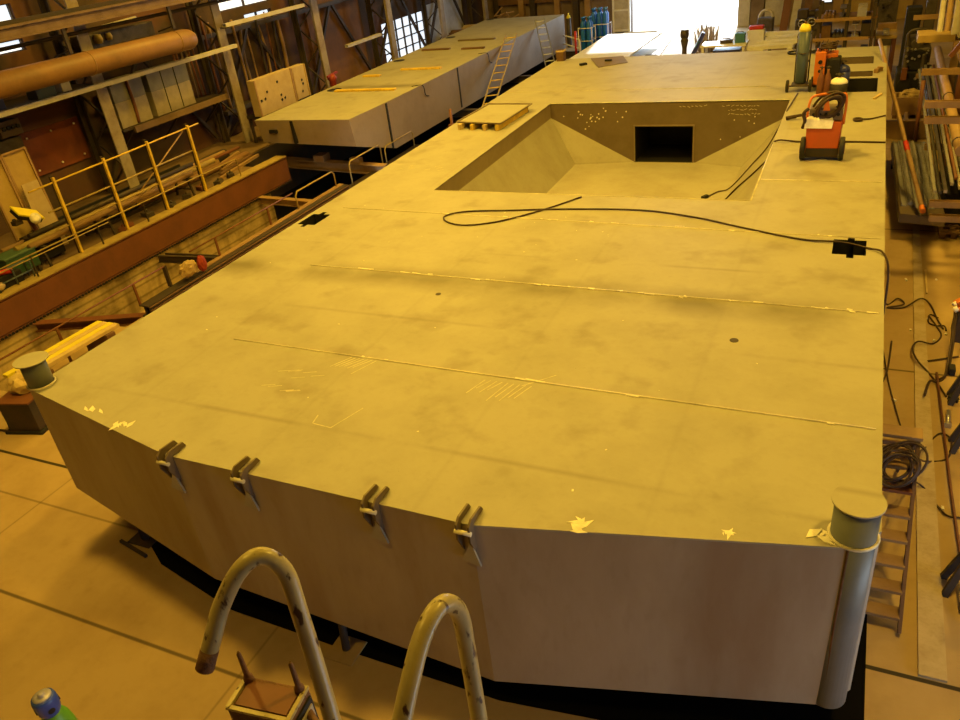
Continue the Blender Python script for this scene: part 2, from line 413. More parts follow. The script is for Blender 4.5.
# building columns of the left side (pale front flange, lattice web, rear chord)
CY = [16.25, 21.65, 27.1, 32.6, 37.75, 43.1]
for y in CY:
    b = BM(); bx(b,-19.44,-19.40,y-.19,y+.19,.8,10); bx(b,-19.62,-19.44,y-.02,y+.02,.8,10)
    c = struct('column', b, 'column')
    b = BM(); bx(b,-20.5,-20.44,y-.15,y+.15,.8,10); bx(b,-20.44,-20.3,y-.02,y+.02,.8,10)
    z = .9; k = 0
    while z < 9:
        bar(b, (-19.6 if k%2 else -20.4, y+.03, z), (-20.4 if k%2 else -19.6, y+.03, z+.7), .05, .05, (0,1,0)); z += .7; k += 1
    obj('lattice', b, 'darkiron', c)
b = BM(); bx(b,-19.22,-18.8,8,46,5.60,5.82); bx(b,-19.3,-18.72,8,46,5.82,5.87); bx(b,-19.3,-18.72,8,46,5.56,5.61)
gr = struct('crane_girder', b, 'girder')
b = BM(); bx(b,-19.02,-18.94,8,46,5.87,5.97); obj('rail', b, 'darkiron', gr)
b = BM(); tube(b, [(-19.3,8,5.35),(-19.3,46,5.35)], .05, 8); obj('conduit', b, 'darkiron', gr)
# dark bracing between the columns
for i, y in enumerate(CY[:-1]):
    b = BM(); bar(b, (-20.55,y+.2,1.0), (-20.55,y+2.6,4.2), .1,.12); bar(b, (-20.55,y+5.1,1.0), (-20.55,y+2.8,4.2), .1,.12); bx(b,-20.62,-20.48,y+.2,y+5.2,4.2,4.35)
    struct('beam', b, 'darkiron')

# ============================================================ BIG PONTOON BARGE
XL, XR, YB, ZD = -9.1, .575, 25.5, 2.45
TOP = [(XL,5.02),(-6.2,4.42),(-2.62,4.40),(.36,5.04),(XR,5.30),(XR,YB),(XL,YB)]
BOT = [(XL,5.02,.83),(-6.25,4.46,.57),(-2.6,4.36,.42),(.36,5.06,.50),(XR,5.30,.50),(XR,YB,.50),(XL,YB,.50),(XL,7.0,.5)]
barge = thing('pontoon_barge', 'long flat-decked steel pontoon barge filling the hall, with a sunken hopper in its deck', 'barge', (-4.3,4.4,.5))
b = BM()
t = [b.verts.new((x,y,ZD-.012)) for x, y in TOP]; q = [b.verts.new(p) for p in BOT]
for i in range(6): b.faces.new((t[i],t[i+1],q[i+1],q[i]))
b.faces.new((t[6],t[0],q[0],q[7],q[6])); b.faces.new(q[::-1])
obj('hull', b, 'shell', barge)
HOP = [(-7.22,-1.40,12.75,19.45)]
HATA = [(-.76,.27,23.2,24.1),(-.5,.27,21.7,22.3)]; HATB = [(-.5,.39,20.1,21.5)]
CRR = [(-.07,.35,10.75,11.27),(.11,.20,10.64,11.35)]; CRL = [(-9.02,-8.64,10.73,11.25),(-8.89,-8.79,10.62,11.36)]
ALLH = HOP+HATA+HATB+CRR+CRL
def cells(rects, extra_x=(), extra_y=()):
    xs = sorted({*extra_x,*[r[0] for r in rects],*[r[1] for r in rects]}); ys = sorted({*extra_y,*[r[2] for r in rects],*[r[3] for r in rects]})
    return xs, ys
b = BM()
xs, ys = cells(ALLH, (XL,XR), (6.0,YB))
vd = {}
def vg(x,y):
    k = (round(x,4),round(y,4))
    if k not in vd: vd[k] = b.verts.new((x,y,ZD))
    return vd[k]
for x, x2 in zip(xs,xs[1:]):
    for y, y2 in zip(ys,ys[1:]):
        cx, cy = (x+x2)/2, (y+y2)/2
        if any(r[0]<cx<r[1] and r[2]<cy<r[3] for r in ALLH): continue
        b.faces.new((vg(x,y),vg(x2,y),vg(x2,y2),vg(x,y2)))
b.faces.new([vg(*p) for p in TOP[:5]] + [vg(x,6.0) for x in xs[::-1]])
dk = obj('deck_plate', b, 'steel', barge)
md = dk.modifiers.new('thick','SOLIDIFY'); md.thickness = .02; md.offset = -1
def pit(rects, depth, name, m):
    bm = BM(); xs, ys = cells(rects)
    inside = lambda cx, cy: any(r[0]<cx<r[1] and r[2]<cy<r[3] for r in rects)
    z1, z0 = ZD-.004, ZD-depth
    for i in range(len(xs)-1):
        for j in range(len(ys)-1):
            x, x2, y, y2 = xs[i],xs[i+1],ys[j],ys[j+1]
            if not inside((x+x2)/2,(y+y2)/2): continue
            quad(bm,(x,y,z0),(x2,y,z0),(x2,y2,z0),(x,y2,z0))
            for (ax,ay,bx_,by_,nx,ny) in ((x,y,x2,y,0,-1),(x2,y,x2,y2,1,0),(x2,y2,x,y2,0,1),(x,y2,x,y,-1,0)):
                mx, my = (ax+bx_)/2+nx*.01, (ay+by_)/2+ny*.01
                if not inside(mx,my): quad(bm,(ax,ay,z1),(bx_,by_,z1),(bx_,by_,z0),(ax,ay,z0))
    return obj(name, bm, m, barge)
pit(HATA, .5, 'hatch_coaming', 'coaming'); pit(HATB, 1.6, 'open_hatch', 'black')
pit(CRR, .5, 'mooring_slot', 'black'); pit(CRL, .5, 'mooring_slot', 'black')
# hopper lining: upright coaming strip, sloping sides, corner gussets, end wall with opening
x0,x1,y0,y1 = HOP[0]; zs_, zf = 2.09, .96; xa, xb = -6.52, -2.35; yg = 19.15
b = BM()
quad(b,(x0,y0,ZD),(x0,y1,ZD),(x0,y1,zs_),(x0,y0,zs_)); quad(b,(x1,y0,ZD),(x1,y1,ZD),(x1,y1,zs_),(x1,y0,zs_))
quad(b,(x0,y0,ZD),(x1,y0,ZD),(x1,y0,zf),(x0,y0,zf))
obj('hopper_coaming', b, 'coamlight', barge)
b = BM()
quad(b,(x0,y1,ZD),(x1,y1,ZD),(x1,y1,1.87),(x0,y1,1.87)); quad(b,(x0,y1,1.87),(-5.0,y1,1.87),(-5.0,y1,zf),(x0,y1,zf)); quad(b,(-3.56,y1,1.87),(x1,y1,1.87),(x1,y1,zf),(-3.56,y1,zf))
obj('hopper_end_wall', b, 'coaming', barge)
b = BM()
quad(b,(x0,y0,zs_),(x0,y1,zs_),(xa,yg,zf),(xa,y0,zf)); quad(b,(x1,y0,zs_),(x1,y1,zs_),(xb,yg,zf),(xb,y0,zf))
quad(b,(xa,y0,zf),(xb,y0,zf),(xb,y1,zf),(xa,y1,zf))
for pts in (((x0,y1,zs_),(-5.02,y1-.01,zf+.002),(xa,yg,zf+.002)),((x1,y1,zs_),(-3.5,y1-.01,zf+.002),(xb,yg,zf+.002))): b.faces.new([b.verts.new(p) for p in pts])
obj('hopper_lining', b, 'lining', barge)
b = BM()
X0,X1 = -5.0,-3.56
quad(b,(X0,y1,zf),(X0,y1+1.6,zf),(X0,y1+1.6,1.87),(X0,y1,1.87)); quad(b,(X1,y1,zf),(X1,y1+1.6,zf),(X1,y1+1.6,1.87),(X1,y1,1.87)); quad(b,(X0,y1,1.87),(X1,y1,1.87),(X1,y1+1.6,1.87),(X0,y1+1.6,1.87)); quad(b,(X0,y1+1.6,zf),(X1,y1+1.6,zf),(X1,y1+1.6,1.87),(X0,y1+1.6,1.87)); quad(b,(X0,y1,zf-.001),(X1,y1,zf-.001),(X1,y1+1.6,zf-.001),(X0,y1+1.6,zf-.001))
obj('hopper_opening', b, 'black', barge)
b = BM(); bx(b,X0-.03,X0,y1-.03,y1,zf,1.9); bx(b,X1,X1+.03,y1-.03,y1,zf,1.9); bx(b,X0,X1,y1-.03,y1,1.87,1.9); obj('opening_frame', b, 'coamlight', barge)
# corner posts with round cap plates
for (cx,cy,r,rc,z0) in ((.375,5.20,.17,.195,.5),(-9.05,5.17,.155,.21,2.44)):
    b = BM(); cyl(b,(cx,cy,z0),(cx,cy,2.79),r,28); po = obj('corner_post', b, mat('post_steel_%d' % (cx>0), (.14,.155,.16), .42, 0, (.10,.11,.11), 1.5, .5, .05) , barge)
    b = BM(); cyl(b,(cx,cy,2.79),(cx,cy,2.805),rc,36); obj('cap_plate', b, 'steel', po)
    b = BM(); torus(b,(cx,cy,ZD+.003),r+.01,.014); obj('weld_ring', b, 'weld', po)
b = BM(); tube(b,[(.345,5.035,2.43),(.34,5.04,1.6),(.345,5.045,.9),(.34,5.05,.5)],.012,6); obj('weld_seam', b, 'rustbare', barge)
# towing lugs along the bow edge: two cheek plates and a pin
n = V((.0,-1,0))
for i, (cx,cy) in enumerate(((-6.16,4.42),(-5.16,4.42),(-3.62,4.41),(-2.66,4.41))):
    b = BM()
    for s in (-.06,.06):
        prof = [(.20,.01),(.17,.07),(-.02,.085),(-.09,.04),(-.10,-.12),(-.02,-.30),(.0,-.30),(.0,.01)]
        solid(b, [(cx+s-.01, cy+u, ZD+z) for u, z in prof], (1,0,0), .02)
    lug = obj('towing_lug', b, 'coaming', barge)
    b = BM(); cyl(b,(cx-.08,cy-.09,ZD-.03),(cx+.08,cy-.09,ZD-.03),.022,12); obj('pin', b, 'weld', lug)
    b = BM(); solid(b,[(cx-.07,cy-.035,ZD-.40),(cx+.11,cy-.035,ZD-.44),(cx+.04,cy-.035,ZD-.16)],(0,-1,0),.02); obj('foot_plate', b, 'lining', lug)
def seam(pts, r=.011):
    b = BM(); tube(b,[(x,y,ZD+.001) for x,y in pts],r,6); obj('weld_seam', b, 'weld', barge)
seam([(-7.2,6.75),(-3.5,6.72),(.52,6.70)]); seam([(-7.6,9.12),(-4,9.1),(.52,9.08)]); seam([(-8.6,11.62),(-5.3,11.52),(-2,11.42),(.52,11.36)],.008)
seam([(-1.35,13.79),(.52,13.79)],.012); seam([(-7.2,19.47),(-1.42,19.47)],.013); seam([(-9.0,20.87),(-2,20.87)],.007); seam([(-1.38,12.74),(-1.39,15.9)],.01); seam([(-7.2,12.73),(-1.4,12.73)],.007)
def flecks(x, y, rx, ry, k, ang=0, seed=1, lo=.02, hi=.09):
    R = random.Random(seed); bm = BM()
    for i in range(k):
        u, v = R.gauss(0,.45)*rx, R.gauss(0,.45)*ry
        px = x+u*math.cos(ang)-v*math.sin(ang); py = y+u*math.sin(ang)+v*math.cos(ang)
        a = R.uniform(0,PI); l = R.uniform(lo,hi); w = l*R.uniform(.2,.5)
        poly = [(px+l*math.cos(a),py+l*math.sin(a)),(px+w*math.cos(a+1.6),py+w*math.sin(a+1.6)),(px-l*math.cos(a+.2),py-l*math.sin(a+.2)),(px-w*math.cos(a+1.4),py-w*math.sin(a+1.4))]
        prism(bm, poly, ZD, ZD+.0012+.0004*i)
    return bm
for i, (x,y,rx,ry,k,a) in enumerate(((-7.2,4.72,.16,.05,10,.3),(-7.78,4.87,.15,.04,5,.2),(-1.72,4.7,.05,.12,14,.2),(.2,5.12,.1,.07,16,.4),(-.55,4.93,.1,.03,8,0))):
    tag(obj('scraped_patch', flecks(x,y,rx,ry,k,a,i+3), 'scrape', barge), kind='stuff')
b = BM()
R = random.Random(5)
def chalk(p, q, w=.012): bar(b,(p[0],p[1],ZD+.001),(q[0],q[1],ZD+.001),w,.002)
for k in range(7): x = -5.45+.06*k; chalk((x,6.35+R.uniform(0,.15)),(x+.15,6.7))
for k in range(9): x = -3.55+.07*k; chalk((x,6.2+R.uniform(0,.25)),(x+.1,6.62))
chalk((-4.95,5.35),(-4.7,5.33)); chalk((-4.7,5.33),(-4.55,5.75)); chalk((-4.98,5.5),(-4.95,5.35)); chalk((-3.0,6.6),(-2.7,6.9))
for k in range(12): x = -5.85+R.uniform(-.2,.3); y = 5.95+R.uniform(-.2,.3); chalk((x,y),(x+.16,y+.06),.01)
for k in range(10): x=-8.9+R.uniform(0,1.2); y=13.9+R.uniform(0,.5); chalk((x,y),(x+.1,y+.08),.014)
tag(obj('chalk_marks', b, 'chalk', barge), kind='stuff')
b = BM()
for k in range(26):   # weld spatter dots and chalk scrawl on the hopper end wall
    x = -6.2+R.gauss(0,.35); z = 2.12+R.gauss(0,.13); cyl(b,(x,y1-.002,z),(x,y1-.008,z),.012+.012*R.random(),8)
for k in range(6): x=R.uniform(-3,-1.9); z=R.uniform(1.3,2.2); cyl(b,(x,y1-.002,z),(x,y1-.008,z),.014,8)
tag(obj('spatter', b, 'scrape', barge), kind='stuff')
b = BM()
for r_,(xa_,xb_,z) in enumerate(((-3.9,-3.3,2.34),(-2.9,-2.05,2.34),(-2.75,-2.1,2.24),(-2.75,-2.05,2.14))):
    x = xa_
    while x < xb_:
        w = R.uniform(.03,.08); bar(b,(x,y1-.004,z+R.uniform(-.02,.02)),(x+w,y1-.004,z+R.uniform(-.03,.03)),.004,.012); x += w+R.uniform(.01,.05)
tag(obj('chalk_scrawl', b, 'chalk', barge), kind='stuff')
b = BM(); cyl(b,(-.96,9.0-.9,ZD),(-.96,8.1,ZD+.004),.05,14); cyl(b,(-5.02,8.55,ZD),(-5.02,8.55,ZD+.003),.04,12); objs('plugged_hole', b, 'darkiron', barge)

b = BM(); R = random.Random(77)
for k in range(46):
    s_ = R.choice((0,0,1,1,1,2)); x = R.uniform(-6.8,.4); l = R.uniform(.03,.16)
    y = (6.75-.0065*(x+7.2), 9.12-.0049*(x+7.6), 11.58-.03*(x+7))[s_]+R.gauss(0,.012)
    bar(b,(x,y,ZD+.004+.0004*k%.006),(x+l,y+R.gauss(0,.01),ZD+.004),R.uniform(.012,.03),.012)
tag(obj('bright_weld_stops', b, 'scrape', barge), kind='stuff')
b = BM()
for k in range(34):
    x = R.uniform(-8.6,.3); y = R.uniform(4.9,12); a = R.uniform(0,3.1); l = R.uniform(.01,.03); bar(b,(x,y,ZD+.001),(x+l*math.cos(a),y+l*math.sin(a),ZD+.001),l*.6,.004)
tag(obj('weld_crumbs', b, 'scrape', barge), kind='stuff')
# shoring under the bow
b = BM(); prism(b,[(-8.75,5.4),(-7.71,4.83),(-6.23,4.50),(-4.41,4.45),(-2.62,4.44),(-.4,4.72),(.35,4.95),(.75,5.3),(.75,9),(-8.9,9)],0,.006)  # black sheet added as the shade on the floor under the hull
one('shade_sheet', b, 'hullshade', 'black sheet standing in for shade on the floor beneath the barge bow', 'sheet', (-4,6,0))
b = BM()
pr = thing('shoring_post', 'thin steel prop with square foot plate standing under the bow between the two hoops', 'prop', (-4.52,4.5,0))
b = BM(); cyl(b,(-4.52,4.46,.02),(-4.52,4.52,.53),.045,14); obj('tube', b, 'darkiron', pr)
b = BM(); bx(b,-4.70,-4.34,4.28,4.62,.006,.02); obj('foot_plate', b, 'floor', pr)
b = BM(); bx(b,-4.62,-4.42,4.46,4.66,.50,.53); obj('head_plate', b, 'darkiron', pr)
p2 = thing('shoring_post', 'short dark prop under the lower left corner of the bow', 'prop', (-8.3,5.15,0))
b = BM(); cyl(b,(-8.3,5.15,.02),(-8.3,5.15,.60),.06,14); obj('tube', b, 'darkiron', p2)
b = BM(); bx(b,-8.5,-8.1,5.0,5.3,.006,.02); obj('foot_plate', b, 'darkiron', p2)
b = BM(); bar(b,(-8.6,4.98,.03),(-8.0,4.86,.03),.04,.04); obj('bracket', b, 'darkiron', p2)
for i, (x,y) in enumerate(((-6.5,7.5),(-1.5,7.5),(-6.5,16),(-1.5,16),(-6.5,23.5),(-1.5,23.5))):
    b = BM(); bx(b,x-.6,x+.6,y-.2,y+.2,.0065,.25); bx(b,x-.5,x+.5,y-.18,y+.18,.25,.50)
    one('keel_block', b, 'oldwood', 'dark timber keel block in the black gap beneath the barge bottom', 'block', (x,y,0), 'keel blocks under the barge')

# ============================================================ THINGS ON THE DECK
def wheel(name, c, r, w, parent, axis=(1,0,0)):
    ax = V(axis); c = V(c)
    b = BM(); lathe(b, c-ax*w/2, [(r*.55,0),(r*.93,0),(r,w*.2),(r,w*.8),(r*.93,w),(r*.55,w)], 24, ax)
    o = obj(name, b, 'rubber', parent)
    b = BM(); cyl(b, c-ax*(w/2+.008), c+ax*(w/2+.008), r*.5, 16); obj('hub', b, 'rust', o); return o
# front welding set
cx, cy, z = -.47, 15.0, ZD
t = thing('welding_set', 'orange wheeled welding set with coiled cables on its handle, nearest to the camera on deck', 'welder', (cx,cy,z))
b = BM(); R = Matrix.Rotation(math.radians(-9),3,'X')
pts = [(-.30,-.10),(.28,-.10),(.30,.42),(-.30,.42)]
a = [b.verts.new((cx+u*.92,cy+v,z+.22)) for u, v in pts]; c_ = [b.verts.new((cx+u,cy+v+.12,z+.66)) for u, v in pts]
for i in range(4): b.faces.new((a[i],a[(i+1)%4],c_[(i+1)%4],c_[i]))
b.faces.new(a[::-1]); b.faces.new(c_)
obj('casing', b, 'orange', t, bevel=.015)
b = BM(); bx(b,cx-.27,cx+.27,cy-.08,cy+.38,z+.06,z+.22); obj('undertray', b, 'darkiron', t)
for s in (-.32,.32): wheel('wheel', (cx+s,cy+.0,z+.2), .2, .085, t)
b = BM(); cyl(b,(cx-.32,cy,z+.2),(cx+.32,cy,z+.2),.018); obj('axle', b, 'darkiron', t)
b = BM(); tube(b,[(cx-.30,cy+.06,z+.60),(cx-.29,cy+.13,z+.94),(cx-.2,cy+.20,z+1.07),(cx+.2,cy+.20,z+1.10),(cx+.30,cy+.16,z+1.04),(cx+.30,cy+.10,z+.60)],.022,10,5); obj('handle', b, 'orangeb', t)
b = BM(); bx(b,cx-.27,cx+.27,cy+.1,cy+.5,z+.66,z+.86); obj('control_box', b, 'coaming', t, bevel=.01)
b = BM()
for k in range(5): cyl(b,(cx-.2+.1*k,cy+.1,z+.77),(cx-.2+.1*k,cy+.07,z+.77),.028,12)
objs('knob', b, 'black', t)
b = BM(); solid(b,[(cx-.33,cy-.02,z+.56),(cx+.12,cy-.02,z+.55),(cx+.14,cy+.02,z+.68),(cx-.32,cy+.02,z+.71)],(0,-1,.3),.012)
solid(b,[(cx-.31,cy+.02,z+.70),(cx+.13,cy+.02,z+.68),(cx+.10,cy+.16,z+.74),(cx-.28,cy+.16,z+.76)],(0,-.3,1),.012)
obj('paper_sheet', b, 'cream', t)
b = BM()
RR = random.Random(2)
for k in range(9):
    torus(b,(cx+.02+RR.uniform(-.04,.04),cy+.03+k*.03,z+.88+RR.uniform(-.06,.04)),.26+RR.uniform(-.04,.04),.022,(RR.uniform(-.25,.25),1,RR.uniform(-.2,.2)),28,7,.58)
tube(b,[(cx-.28,cy+.0,z+.9),(cx-.36,cy-.02,z+.82),(cx-.33,cy,z+.68),(cx-.36,cy+.05,z+.55)],.03,8,5)
obj('cable_coil', b, 'cable', t)
b = BM(); solid(b,[(cx-.05,cy+.02,z+.86),(cx+.06,cy+.02,z+.86),(cx+.03,cy+.02,z+1.02),(cx,cy+.02,z+1.06),(cx-.03,cy+.02,z+1.0)],(0,-1,0),.03); obj('lifting_tab', b, 'orangeb', t)
# torch lying beside it
b = BM(); tube(b,[(-1.3,17.7,z+.05),(-1.0,17.75,z+.09),(-.85,17.9,z+.06),(-.72,17.4,z+.05),(-.62,16.4,z+.03)],[.03]*8+[.022]*30,8,6); tube(b,[(-1.32,17.68,z+.04),(-1.12,17.72,z+.07)],.04,8)
one('welding_torch', b, 'cable', 'dark welding torch with its hose lying by the hopper corner', 'torch', (-1.0,17.7,z))
# cylinder trolley
t = thing('cylinder_trolley', 'two-wheeled trolley carrying the tall grey gas cylinder at the hopper corner', 'trolley', (-1.3,20.3,z))
for s in (-.24,.26): wheel('wheel', (-1.3+s,20.2,z+.14), .14, .06, t)
b = BM(); cyl(b,(-1.54,20.2,z+.14),(-1.04,20.2,z+.14),.018); bx(b,-1.46,-1.10,20.2,20.55,z+.13,z+.16)
for s in (-.15,.15): tube(b,[(-1.27+s,20.56,z+.15),(-1.27+s,20.6,z+1.15)],.016,8)
bx(b,-1.43,-1.11,20.57,20.61,z+.6,z+.64); tube(b,[(-1.43,20.6,z+1.15),(-1.43,20.75,z+1.2),(-1.11,20.75,z+1.2),(-1.11,20.6,z+1.15)],.016,8)
obj('trolley_frame', b, 'darkiron', t)
b = BM(); tube(b,[(-1.41,20.42,z+.85),(-1.27,20.26,z+.84),(-1.13,20.42,z+.85)],.012,6,4); obj('retaining_chain', b, 'darkiron', t)
t = thing('gas_cylinder', 'tall grey gas cylinder with a yellow shoulder standing on a trolley on the deck', 'gas cylinder', (-1.27,20.42,z+.16))
b = BM(); lathe(b,(-1.27,20.42,z+.16),[(.11,0),(.13,.03),(.13,1.15)],26); obj('body', b, 'greygas', t)
b = BM(); lathe(b,(-1.27,20.42,z+.16),[(.13,1.15),(.125,1.21),(.10,1.28),(.05,1.31)],26); obj('shoulder', b, 'yelcap', t)
b = BM(); lathe(b,(-1.27,20.42,z+1.46),[(.025,0),(.025,.03),(.03,.035),(.03,.05)],12); obj('valve', b, 'rust', t)
# rear welding set
cx, cy = -.78, 20.45
t = thing('welding_set', 'tall orange welding set just behind the front one, beside the grey cylinder', 'welder', (cx,cy,z))
b = BM(); bx(b,cx-.21,cx+.02,cy-.2,cy+.35,z+.14,z+.86); bx(b,cx+.02,cx+.26,cy-.05,cy+.35,z+.2,z+.80); obj('casing', b, 'orangeb', t, bevel=.015)
b = BM(); bx(b,cx-.2,cx+.24,cy-.18,cy+.34,z+.08,z+.14); bx(b,cx+.04,cx+.24,cy-.16,cy-.05,z+.3,z+.7); obj('front_panel', b, 'black', t)
b = BM(); bx(b,cx+.10,cx+.34,cy-.25,cy+.2,z+.15,z+.72); obj('wire_feeder', b, 'black', t, bevel=.03)
for s in (-.24,.28): wheel('wheel', (cx+s,cy+.25,z+.12), .12, .06, t)
b = BM()
for k in range(5): torus(b,(cx+.02+.02*k,cy+.05+.05*k,z+.9+.02*k),.17-.01*k,.02,(.3*math.sin(k),.2,1),24,7)
for k in range(5): tube(b,[(cx-.2+.1*k,cy,z+.86),(cx-.23+.11*k,cy-.02,z+.98),(cx-.18+.1*k,cy+.08,z+1.04+.02*(k%3))],.012,6,3)
obj('cable_coil', b, 'cable', t)
b = BM(); cyl(b,(cx-.09,cy-.2,z+.45),(cx-.09,cy-.23,z+.45),.035,12); cyl(b,(cx-.09,cy-.2,z+.65),(cx-.09,cy-.23,z+.65),.045,12); objs('socket', b, 'black', t)
def squat(x, y, body, top, label, h=.40, r=.19):
    t = thing('gas_bottle', label, 'gas bottle', (x,y,z), 'squat gas bottles behind the front welder')
    b = BM(); lathe(b,(x,y,z),[(r*.8,0),(r,.05),(r,h*.72)],22); obj('body', b, body, t)
    b = BM(); lathe(b,(x,y,z),[(r,h*.72)]+[(r*math.cos(a),h*.72+h*.30*math.sin(a)) for a in (.3,.6,.9,1.2,1.45)],22); obj('top', b, top, t)
    b = BM(); lathe(b,(x,y,z+h),[(.03,0),(.03,.10)],10); torus(b,(x,y,z+h+.07),.08,.012,(0,0,1),16,6); obj('valve', b, 'darkiron', t)
squat(-.42, 19.75, 'rubber', 'cream', 'squat gas bottle with cream domed top behind the front orange welder', .40)
squat(-.40, 20.55, 'darkblue', 'darkblue', 'squat dark blue gas bottle behind the cream-topped bottle', .52, .18)
for i, x in enumerate((-.80,-.66)):
    t = thing('brazing_bottle', ('left','right')[i]+' one of two slim rusty brown bottles before the rear orange welder', 'gas bottle', (x,19.72,z), 'slim rusty bottles')
    b = BM(); lathe(b,(x,19.72,z),[(.065,0),(.075,.02),(.075,.40),(.05,.48),(.028,.52),(.028,.60)],16); obj('body', b, 'rust', t)
    b = BM(); cyl(b,(x,19.72,z+.6),(x,19.72,z+.66),.02,10); cyl(b,(x-.05,19.72,z+.64),(x+.05,19.72,z+.64),.014,8); obj('valve', b, 'darkiron', t)
# cables on the deck
def cab(name, pts, r, label, cat='cable', m='cable', n=6):
    b = BM(); tube(b, pts, r, 8, n); return one(name, b, m, label, cat, pts[len(pts)//2])
zc = ZD+.016
cab('power_cable', [(-4.21,12.6,zc),(-4.65,11.94,zc),(-5.23,11.3,zc),(-5.75,11.05,zc),(-6.15,11.15,zc),(-6.32,11.42,zc),(-6.0,11.68,zc),(-5.2,11.82,zc),(-4.39,11.97,zc),(-3.04,12.07,zc),(-2.1,11.85,zc),(-1.38,11.53,zc),(-.51,11.18,zc),(.02,11.12,zc+.01),(.37,10.98,zc),(.56,10.8,zc+.01),(.65,10.62,2.2),(.66,10.5,1.2),(.68,10.6,.35),(.78,11.2,.03),(.93,11.9,.02),(1.0,12.9,.02)], .014, 'long thin cable looping across the deck and over its right edge')
cab('power_cable', [(-1.28,20.0,zc),(-1.36,18.6,zc),(-1.43,18.2,2.3),(-1.66,17.9,1.83),(-1.95,17.7,1.48),(-2.24,17.5,1.14),(-2.42,17.45,.98),(-2.6,17.3,.978),(-2.76,16.95,.978)], .016, 'dark cable running down the hopper side to a plug on its floor')
b = BM(); bar(b,(-2.76,16.95,1.0),(-2.84,16.8,1.0),.07,.07); one('cable_plug', b, 'black', 'small dark plug lying on the hopper floor', 'plug', (-2.8,16.88,.965))
cab('power_cable', [(.57,16.02,zc),(-.1,16.06,zc),(-.9,16.05,zc),(-1.36,16.08,zc),(-1.46,16.2,2.12),(-1.62,16.35,1.88),(-1.86,16.55,1.58),(-2.12,16.75,1.27),(-2.34,16.8,1.0),(-2.42,16.4,.98),(-2.5,15.6,.98)], .017, 'dark cable crossing the deck behind the front welder into the hopper')
b = BM(); torus(b,(.06,17.6,ZD+.03),.075,.026,(0,0,1),22,8); tube(b,[(.12,17.62,ZD+.03),(.3,17.7,zc),(.56,17.95,zc)],.014,7,5)
one('shackle_ring', b, 'cable', 'small dark ring with a short cable tail by the right deck edge', 'ring', (.06,17.6,ZD))
b = BM(); bar(b,(.33,19.35,ZD+.02),(.47,19.8,ZD+.02),.05,.04); one('timber_offcut', b, 'timber', 'short pale timber offcut on the deck before the black hatch', 'offcut', (.4,19.6,ZD))
b = BM(); bar(b,(.33,22.0,ZD+.05),(.45,22.3,ZD+.05),.1,.1); cyl(b,(.4,22.1,ZD+.1),(.4,22.1,ZD+.14),.05,10); one('clamp', b, 'rustlight', 'small tan clamp on the deck beside the rear hatches', 'clamp', (.4,22.1,ZD), bevel=.01)
# dark hoses on the deck's far edge
b = BM()
for k in range(4): torus(b,(-1.75+.22*k,24.9,ZD+.03+.02*(k%2)),.2,.025,(0,.1*k,1),20,6)
one('hose_coil', b, 'black', 'flat dark heap of hoses on the deck behind the grey cylinder', 'hose', (-1.4,24.9,ZD))
# steel sheet on yellow battens
t = one('cover_sheet', prism(BM(),[(-8.81,17.16),(-7.58,16.98),(-7.5,18.85),(-8.72,18.93)],ZD+.13,ZD+.145), 'steel', 'flat steel cover sheet resting on yellow battens left of the hopper', 'steel sheet', (-8.2,18,ZD+.13))
b = BM()
for p, q in (((-8.81,17.16),(-7.58,16.98)),((-7.58,16.98),(-7.5,18.85)),((-7.5,18.85),(-8.72,18.93)),((-8.72,18.93),(-8.81,17.16))): bar(b,(*p,ZD+.155),(*q,ZD+.155),.05,.02)
obj('rim', b, 'coaming', t)
for i in range(4):
    x = -8.68+.34*i
    b = BM(); bar(b,(x,17.0-.03*i,ZD+.065),(x+.08,18.7,ZD+.065),.09,.13)
    one('timber_batten', b, 'yellow' if i%2 else 'timber', ('leftmost','second from left','third from left','rightmost')[i]+' yellow batten under the steel cover sheet by the hopper', 'batten', (x,17.8,ZD), 'battens under the cover sheet', bevel=.006)
# bent plate and timber box at the deck's far left end
b = BM(); solid(b,[(-7.25,23.9,ZD+.005),(-6.5,24.5,ZD+.005),(-6.85,25.3,ZD+.05),(-7.85,25.1,ZD+.05)],(0,-.2,1),.012)
t = one('steel_plate', b, 'coaming', 'grey bent plate lying tilted on the far end of the deck', 'plate', (-6.7,25,ZD))
b = BM(); bx(b,-7.25,-7.05,24.6,24.7,ZD+.03,ZD+.09); obj('lug', b, 'black', t)
b = BM(); bar(b,(-7.95,24.3,ZD+.03),(-7.8,24.45,ZD+.03),.12,.06); one('small_bracket', b, 'black', 'small black bracket left of the grey bent plate on the deck', 'bracket', (-7.9,24.4,ZD))
t = thing('wooden_box', 'small open brown wooden box on the far left deck corner', 'box', (-8.85,25.3,ZD))
b = BM(); bx(b,-9.02,-8.78,25.15,25.18,ZD,ZD+.32); bx(b,-9.02,-8.78,25.37,25.40,ZD,ZD+.32); bx(b,-9.02,-8.99,25.18,25.37,ZD,ZD+.32); bx(b,-8.81,-8.78,25.18,25.37,ZD,ZD+.32); bx(b,-8.99,-8.81,25.18,25.37,ZD,ZD+.02); obj('box_body', b, 'oldwood', t)
b = BM(); bx(b,-9.03,-8.77,25.13,25.15,ZD+.28,ZD+.33); bx(b,-8.78,-8.76,25.13,25.41,ZD+.28,ZD+.33); obj('rim', b, 'timber', t)

